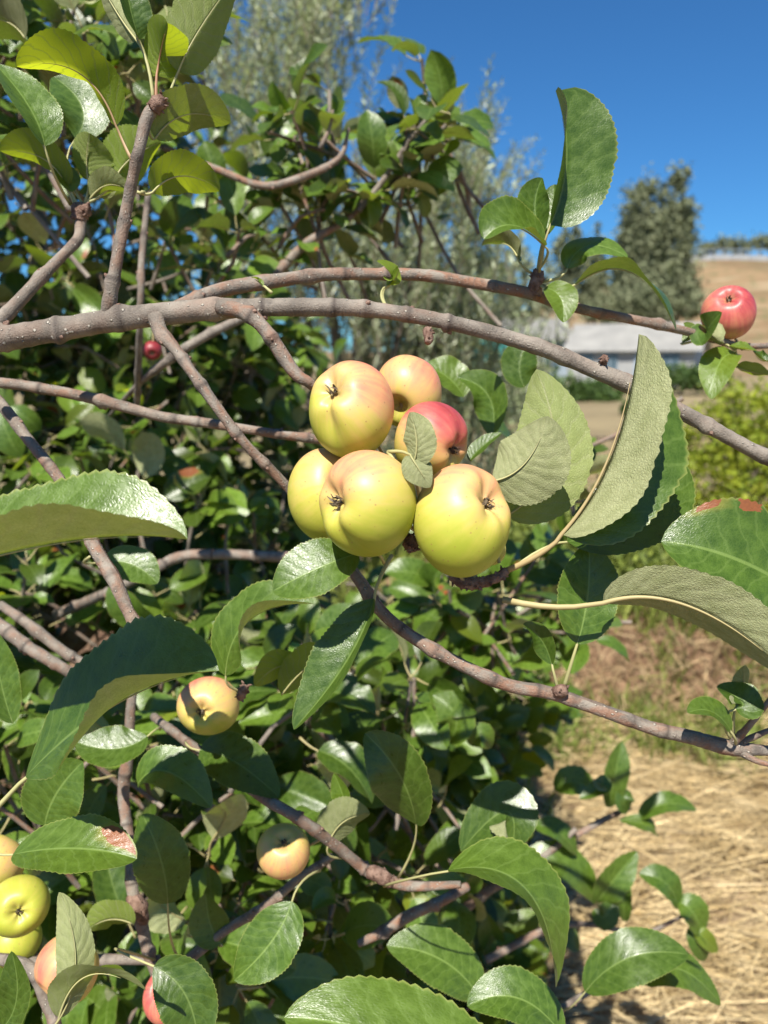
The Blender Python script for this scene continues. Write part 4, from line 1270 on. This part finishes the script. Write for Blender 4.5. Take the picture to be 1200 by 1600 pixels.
# ellipsoids of the crown: picture centre + depth, radii in metres (x, away, up)
ELL = [((800, 960, 1.25), (.13, .12, .10), 12), ((860, 770, 1.1), (.05, .08, .07), 4), ((700, 900, 1.3), (.10, .12, .06), 6),
       ((230, 1380, .95), (.30, .14, .22), 46), ((520, 1230, 1.05), (.24, .16, .24), 34), ((60, 120, .98), (.16, .12, .16), 18),
       ((100, 1200, 1.5), (0.82, 0.62, 0.66), 560), ((20, 260, 1.75), (0.56, 0.55, 0.85), 420), ((600, 1370, 1.65), (0.36, 0.45, 0.50), 210),
       ((300, 720, 1.95), (0.42, 0.45, 0.55), 330), ((530, 240, 1.12), (0.12, 0.11, 0.11), 18), ((655, 230, 1.12), (0.05, 0.10, 0.12), 11),
       ((400, 370, 1.3), (0.16, 0.25, 0.10), 14), ((-350, 700, 1.5), (0.5, 0.6, 1.2), 150), ((690, 1060, 1.9), (0.28, 0.35, 0.24), 120), ((610, 660, 1.75), (0.2, 0.2, 0.12), 0)]
leaves = []     # (size key, tmpl, matrix(3x3), pos, tint)
twa = Acc()
SUNH = norm(np.array([SUN[0], SUN[1], SUN[2]]))


def campx(p):
    q = p - CAM
    d = q @ F_
    return 600 + 1200 * (q @ R_) / d, 800 - 1200 * (q @ U_) / d, d


for (c, rad, n) in ELL:
    cw = P(*c)
    rad = np.array(rad)
    for _ in range(n):
        u = norm(rng.normal(size=3)) * rng.uniform(0.15, 1.0) ** 0.42
        p = cw + u * rad
        px, py, d = campx(p)
        if d < 0.78 or p[2] < 0.10:
            continue
        if c == (20, 260, 1.75) and px > 330 and py < 430:
            continue
        if d < 1.0 and any((px - ax_) ** 2 + (py - ay_) ** 2 < 105 ** 2 for ax_, ay_ in ((325, 1103), (443, 1328), (30, 1416), (105, 1512), (210, 1300))):
            continue
        if rad[1] > .125 and 430 < px < 900 and 380 < py < 930 and not (px < 560 and py > 480):
            continue
        if rad[1] > .125 and px > 760 and py < 940 and d < 2.2 and rng.random() < .75:
            continue
        ax = norm(u * 0.7 + np.array([0, -0.25, 0.45]) + rng.normal(0, .45, 3))
        if py < 430 and d < 1.35:
            ax[2] = abs(ax[2]) + .25; ax = norm(ax)        # shoots of the upper spray point up to the light
        # twig behind the spur
        q = p - ax * rng.uniform(.08, .22) + rng.normal(0, .02, 3)
        cc = catmull([[*q, .0036], [*((p + q) / 2 + rng.normal(0, .008, 3)), .003], [*p, .0026]], .03)
        V, Q, uv = tube(cc[:, :3], cc[:, 3], 5, cap=False)
        twa.add(V, Q, uv, red=float(rng.uniform(0, .9)), dark=0.0)
        e1 = norm(np.cross(ax, [0.2, 0.5, 0.9])); e2 = np.cross(ax, e1)
        m = rng.integers(5, 10)
        a0 = rng.uniform(0, 6.28)
        for k in range(m):
            a_ = a0 + k * 2.4 + rng.normal(0, .25)
            along = rng.uniform(-.09, .0) if k % 2 else 0
            el = rng.uniform(.1, 1.0)
            dr = norm(np.cos(a_) * e1 + np.sin(a_) * e2 + ax * el + np.array([0, 0, rng.normal(-.15, .25)]))
            upv = norm(np.array([0, 0, 1.0]) * .45 + SUNH * .9 + rng.normal(0, .48, 3))
            zz = norm(upv - dr * upv.dot(dr)); yy = np.cross(zz, dr)
            size = rng.uniform(.038, .094) * (.8 if d < 1.35 and py < 430 else 1)
            R3 = np.stack([dr, yy, zz], 1) * size
            base = p + ax * along + dr * size * 0.32
            yl = rng.random()
            ti = (rng.normal(.08, .28), 0.9 if yl < .02 else abs(rng.normal(0, .12)), rng.random())
            qx, qy, qd = campx(base + dr * size * .5)
            vis = (-20 < qx < 1220 and -20 < qy < 1620)
            leaves.append(((size / qd) * (1.0 if vis else 0.0), rng.integers(0, 1000), R3, base, ti, vis))
o = twa.build("twigs", [M_BARK], TREE, tb); o["kind"] = "stuff"
leaves.sort(key=lambda q: -q[0])
n_single = max(0, 285 - N_LEAF[0])
hi_mesh = []
for k, (V, Q, uv, mi) in enumerate(T_HI):
    for ti in ((.1, .03), (-.18, .0), (.3, .12)):
        ob = build("leaf", V, Q, [M_LEAF, M_PET], uv=uv, mi=mi, attrs={"tint": np.tile([ti[0], ti[1], .5], (len(V), 1)), "spot": np.zeros((len(V), 3)), "red": np.full(len(V), .3)})
        hi_mesh.append(ob.data)
        bpy.data.objects.remove(ob)
tl = wloc(TREE)
for (key, ti_, R3, base, ti, vis) in leaves[:n_single]:
    ob = bpy.data.objects.new("leaf", hi_mesh[ti_ % len(hi_mesh)])
    COL.objects.link(ob)
    ob.parent = TREE
    M4 = Matrix.Identity(4)
    for r_ in range(3):
        for c_ in range(3):
            M4[r_][c_] = R3[r_, c_]
        M4[r_][3] = base[r_] - tl[r_]
    ob.matrix_local = M4
fo = Acc()
for (key, ti_, R3, base, ti, vis) in leaves[n_single:]:
    V, Q, uv, mi = T_LO[ti_ % len(T_LO)]
    fo.add(V @ R3.T + base, Q, uv, mi, tint=np.array(ti), spot=np.array([rng.uniform(.1, .9), rng.uniform(.3, 1), rng.uniform(.08, .22)]) if rng.random() < .06 else np.zeros(3), red=.3)
o = fo.build("foliage", [M_LEAF, M_PET], TREE, tb); o["kind"] = "stuff"

# fruit spurs: knobby scaly wood where stalks meet
def spur(pts, seed, scales=16):
    P4 = [[*P(x, y, d), r_ * d / 1200] for x, y, d, r_ in pts]
    c = catmull(P4, .0012)
    r = np.random.default_rng(seed)
    fn = lambda l, ang: 1 + .22 * vnoise(np.stack(np.broadcast_arrays(l[:, None] * 700, np.cos(ang)[None] * 2.5, np.sin(ang)[None] * 2.5), -1), seed)
    V, Q, uv = tube(c[:, :3], c[:, 3], 12, True, fn)
    acc = Acc(); acc.add(V, Q, uv)
    t, n_, b_ = frames(c[:, :3])
    for _ in range(scales):
        k = r.integers(0, len(c)); a = r.uniform(0, 6.28)
        dd = math.cos(a) * n_[k] + math.sin(a) * b_[k]
        q0 = c[k, :3] + dd * c[k, 3] * .8
        L_ = r.uniform(.0012, .0035)
        q1 = q0 + norm(dd + t[k] * r.normal(.4, .6)) * L_
        V, Q, uv = tube(np.stack([q0, (q0 + q1) / 2 + r.normal(0, .0003, 3), q1]), [.0011, .0008, .0002], 5)
        acc.add(V, Q, uv)
    o = acc.build("fruit_spur", [M_SPUR], nearest_branch(c[0, :3]), c[0, :3])
    return o


spur([(704, 900, .50, 6), (722, 909, .497, 10), (750, 911, .493, 9), (775, 903, .49, 8), (792, 890, .489, 6)], 1, 34)
spur([(640, 838, .48, 6), (643, 850, .472, 12), (645, 862, .47, 6)], 2, 40)
spur([(836, 462, .58, 10), (838, 440, .577, 11), (842, 422, .575, 8)], 3, 26)
spur([(240, 172, .5, 11), (248, 160, .498, 12), (256, 152, .497, 8)], 4, 14)
spur([(122, 345, .6, 10), (128, 330, .6, 14), (140, 328, .6, 9)], 5, 30)
spur([(205, 1400, .69, 9), (214, 1412, .685, 13), (220, 1428, .685, 12), (226, 1440, .69, 8)], 6, 12)
spur([(575, 1362, .65, 10), (590, 1366, .648, 13), (612, 1380, .648, 9)], 7, 22)
spur([(668, 516, .52, 8), (670, 528, .515, 7), (668, 536, .513, 5)], 8, 8)
spur([(942, 572, .52, 6), (944, 562, .515, 6), (946, 555, .513, 4)], 9, 8)
spur([(866, 1082, .51, 9), (876, 1080, .505, 11), (886, 1078, .503, 7)], 10, 14)
spur([(376, 1092, .57, 5), (380, 1080, .565, 8), (384, 1070, .565, 5)], 11, 22)

# ------------------------------------------------------------------ apples
def apple(label, x, y, d, rpx, cal, blush_dir, amount, contrast=0.45, tall=1.12, groove=None, seed=0, stalk_to=None, group="ripening apples on the tree", base_y=0.0):
    r = np.random.default_rng(seed + 70)
    R0 = rpx * d / 1200.0
    c = P(x, y, d)
    root = empty("apple", c)
    tag(root, label, "apple", group)
    nt_, np_ = 56, 80
    th = np.linspace(0.0, np.pi, nt_ + 1)
    ph = np.linspace(0, 2 * np.pi, np_ + 1)
    TH, PH = np.meshgrid(th, ph, indexing='ij')
    rad = np.sin(TH) ** 0.88
    zz = np.cos(TH) * 0.93
    # broad shoulders to the stem end, narrower at the calyx
    rad = rad * (1 + 0.05 * (-zz))
    cal_d = 0.31 * np.exp(-(rad / 0.34) ** 2) * (1 + 0.10 * np.cos(5 * PH) * (rad > 0.02))
    stem_d = 0.34 * np.exp(-(rad / 0.30) ** 2)
    lobes = 1 + (0.035 if seed < 7 else 0.012) * np.cos(5 * PH + r.uniform(0, 6)) * np.exp(-((TH - 0.55) / 0.5) ** 2)
    zz = np.where(TH < np.pi / 2, zz * lobes - cal_d, zz + stem_d)
    if groove:
        gv, gd, gw = groove
        gl = np.array(Vector((0, 0, 1)).rotation_difference(Vector(CV(cal))).to_matrix()).T @ CV(gv)
        ga = math.atan2(gl[1], gl[0])
        da = (PH - ga + np.pi) % (2 * np.pi) - np.pi
        g = gd * np.exp(-(da / gw) ** 2) * np.exp(-((TH - 0.75) / 0.55) ** 2)
        rad = rad * (1 - g); zz = zz * (1 - 0.6 * g)
    lump = 1 + 0.042 * vnoise(np.stack([rad * np.cos(PH) * 1.6, rad * np.sin(PH) * 1.6, zz * 1.6], -1), seed)
    loc = np.stack([rad * np.cos(PH), rad * np.sin(PH), zz], -1) * lump[..., None]
    ca = CV(cal)
    q = Vector((0, 0, 1)).rotation_difference(Vector(ca)).to_matrix()
    Rm = np.array(q)
    W = loc.reshape(-1, 3) @ Rm.T
    W = W + np.outer((W @ U_) * (tall - 1), U_)
    bd = CV(blush_dir)
    bl = (norm(W) @ bd)
    bl = amount + contrast * bl + 0.08 * vnoise(W * 2.0, seed + 5)
    ax = np.stack([np.cos(PH) * 6, np.sin(PH) * 6, TH * 0.9], -1).reshape(-1, 3)
    cav = (np.exp(-(np.sin(TH) / 0.22) ** 2)).ravel()
    V = W * R0 + c
    i, j = np.meshgrid(np.arange(nt_), np.arange(np_), indexing='ij')
    a = i * (np_ + 1) + j
    Q = np.stack([a, a + np_ + 1, a + np_ + 2, a + 1], -1).reshape(-1, 4)
    build("fruit", V, Q, [M_APPLE], attrs={"blush": bl, "ax": ax, "cavity": cav}, parent=root, origin=c)
    # calyx: dried sepals and tuft in the basin
    def tow(p):
        w_ = np.asarray(p) @ Rm.T
        return (w_ + np.outer(w_ @ U_, U_) * (tall - 1)) * R0 + c
    acc = Acc()
    zb = 0.93 - 0.31
    V2, Q2, uv2 = tube(np.array([[0, 0, zb - .05], [0, 0, zb + .035]]), [.08, .05], 9)
    acc.add(tow(V2), Q2, uv2)
    for k in range(5):
        a_ = k * 1.2566 + r.uniform(-.2, .2)
        cs = np.array([math.cos(a_), math.sin(a_), 0])
        sd = np.array([-math.sin(a_), math.cos(a_), 0])
        L_ = r.uniform(.10, .17)
        sk = sd * r.normal(0, .05)
        pts = [cs * .07 + [0, 0, zb], cs * .10 + [0, 0, zb + .08], cs * (.07 + L_ * r.uniform(-.3, .5)) + sk * .6 + [0, 0, zb + .07 + L_ * .6], cs * (.06 + L_ * r.uniform(-.5, .9)) + sk * 1.5 + [0, 0, zb + .09 + L_ * r.uniform(.7, 1.1)]]
        wd = [.04, .036, .022, .004]
        Vs = np.array([p + sd * w_ * sg + np.array([0, 0, .012]) * abs(sg) for p, w_ in zip(pts, wd) for sg in (-1, 0, 1)])
        Qs = [[m * 3 + k2, m * 3 + k2 + 1, m * 3 + k2 + 4, m * 3 + k2 + 3] for m in range(3) for k2 in (0, 1)]
        acc.add(tow(Vs), Qs)
    for k in range(12):
        a_ = r.uniform(0, 6.28); q0 = np.array([math.cos(a_) * .04, math.sin(a_) * .04, zb])
        q1 = q0 * [2.0, 2.0, 1] + [0, 0, r.uniform(.08, .17)]
        V2, Q2, uv2 = tube(np.array([q0, (q0 + q1) / 2, q1]), [.009, .007, .004], 4)
        acc.add(tow(V2), Q2, uv2)
    acc.build("calyx", [M_CALYX], root, tow([[0, 0, zb]])[0])
    # stalk from the cavity
    s0 = tow([[0, 0, -0.60]])[0]
    s1 = c - ca * R0 * 1.12 if stalk_to is None else P(*stalk_to)
    cc = catmull([[*s0, .0011], [*((s0 + s1) / 2 - ca * R0 * .12), .001], [*s1, .0013]], .003)
    V2, Q2, uv2 = tube(cc[:, :3], cc[:, 3], 7)
    build("stalk", V2, Q2, [M_PET], uv=uv2, attrs={"red": np.full(len(V2), .4)}, parent=root, origin=s0)
    return root


CL = "apples of the front cluster"
apple("top apple of the cluster, yellow with a crease below its calyx", 549, 640, .482, 68, (-.52, .42, .74), (.35, .85, .2), .30, .30, 1.13, ((-.25, -1, .3), .26, .36), 1, (640, 790, .545), CL)
apple("pale peach apple peeping out behind the top of the cluster", 637, 612, .522, 53, (.35, .6, -.7), (.3, .9, .3), .36, .26, 1.08, None, 2, (660, 780, .545), CL)
apple("rosy red apple of the cluster with a pale folded leaf before it", 675, 690, .489, 60, (.76, -.36, .54), (.35, .85, .35), .48, .42, 1.02, None, 3, (660, 800, .54), CL)
apple("left apple of the cluster, half hidden behind two yellow ones", 513, 774, .505, 64, (-.5, -.3, -.8), (.0, .9, .4), .22, .24, 1.13, None, 4, (650, 830, .53), CL)
apple("front lower apple of the cluster, its calyx turned left", 573, 788, .456, 76, (-.80, .06, .60), (-.25, .92, .2), .22, .32, 1.12, ((.1, -1, .2), .12, .35), 5, (690, 880, .5), CL)
apple("bottom right apple of the cluster, its calyx beside pale leaf", 722, 812, .456, 75, (.66, .42, .62), (.15, .95, .15), .22, .30, 1.17, None, 6, (725, 908, .495), CL)
apple("lone red apple before the dry hill at the right", 1138, 488, .65, 40, (-.32, .5, .80), (.3, .5, .6), .70, .14, 1.02, None, 7, (1160, 545, .66))
apple("small yellow apple in leaf shade under the rolled-over leaf", 325, 1103, .645, 49, (-.06, .0, 1), (-.3, .9, -.3), .38, .22, .92, None, 8, (350, 1120, .72))
apple("peach orange apple hanging under a dark slanting branch", 443, 1328, .632, 42, (.12, .72, .68), (-.2, -.2, .9), .38, .10, .98, None, 9, (500, 1312, .64))
apple("green apple facing forward at the lower left edge", 30, 1416, .62, 46, (.40, .22, .88), (.2, .8, .2), .08, .10, .95, None, 10, (-20, 1460, .7))
apple("yellow apple at the left edge above the green one", -8, 1350, .66, 44, (.2, .5, -.8), (.2, .8, .2), .26, .12, 1.0, None, 11, (-20, 1450, .7))
apple("green apple tucked beneath the forward facing green one", 22, 1472, .69, 40, (.3, -.6, .4), (.2, .8, .2), .02, .10, .9, None, 12, (-20, 1470, .7))
apple("peach apple behind the pale folded leaf at lower left", 106, 1512, .60, 48, (.5, .5, -.6), (-.4, .3, .7), .38, .18, 1.06, None, 13, (130, 1500, .69))
apple("red apple mostly hidden by a dark leaf at the bottom", 262, 1556, .66, 38, (.2, -.6, -.6), (-.6, .3, .7), .66, .14, 1.1, None, 14, (250, 1500, .7))
apple("dark red apple in deep shade below the main branch", 238, 548, 1.05, 15, (.2, -.5, .7), (-.3, .5, .7), 1.05, .05, .95, None, 15, (240, 515, 1.06))  # blush pushed to maroon, putting the shade into the skin colour
apple("yellow apple just showing behind the bottom right apple", 764, 858, .505, 26, (.3, -.3, -.8), (.2, .8, .2), .18, .10, 1.0, None, 16, (740, 908, .495), CL)
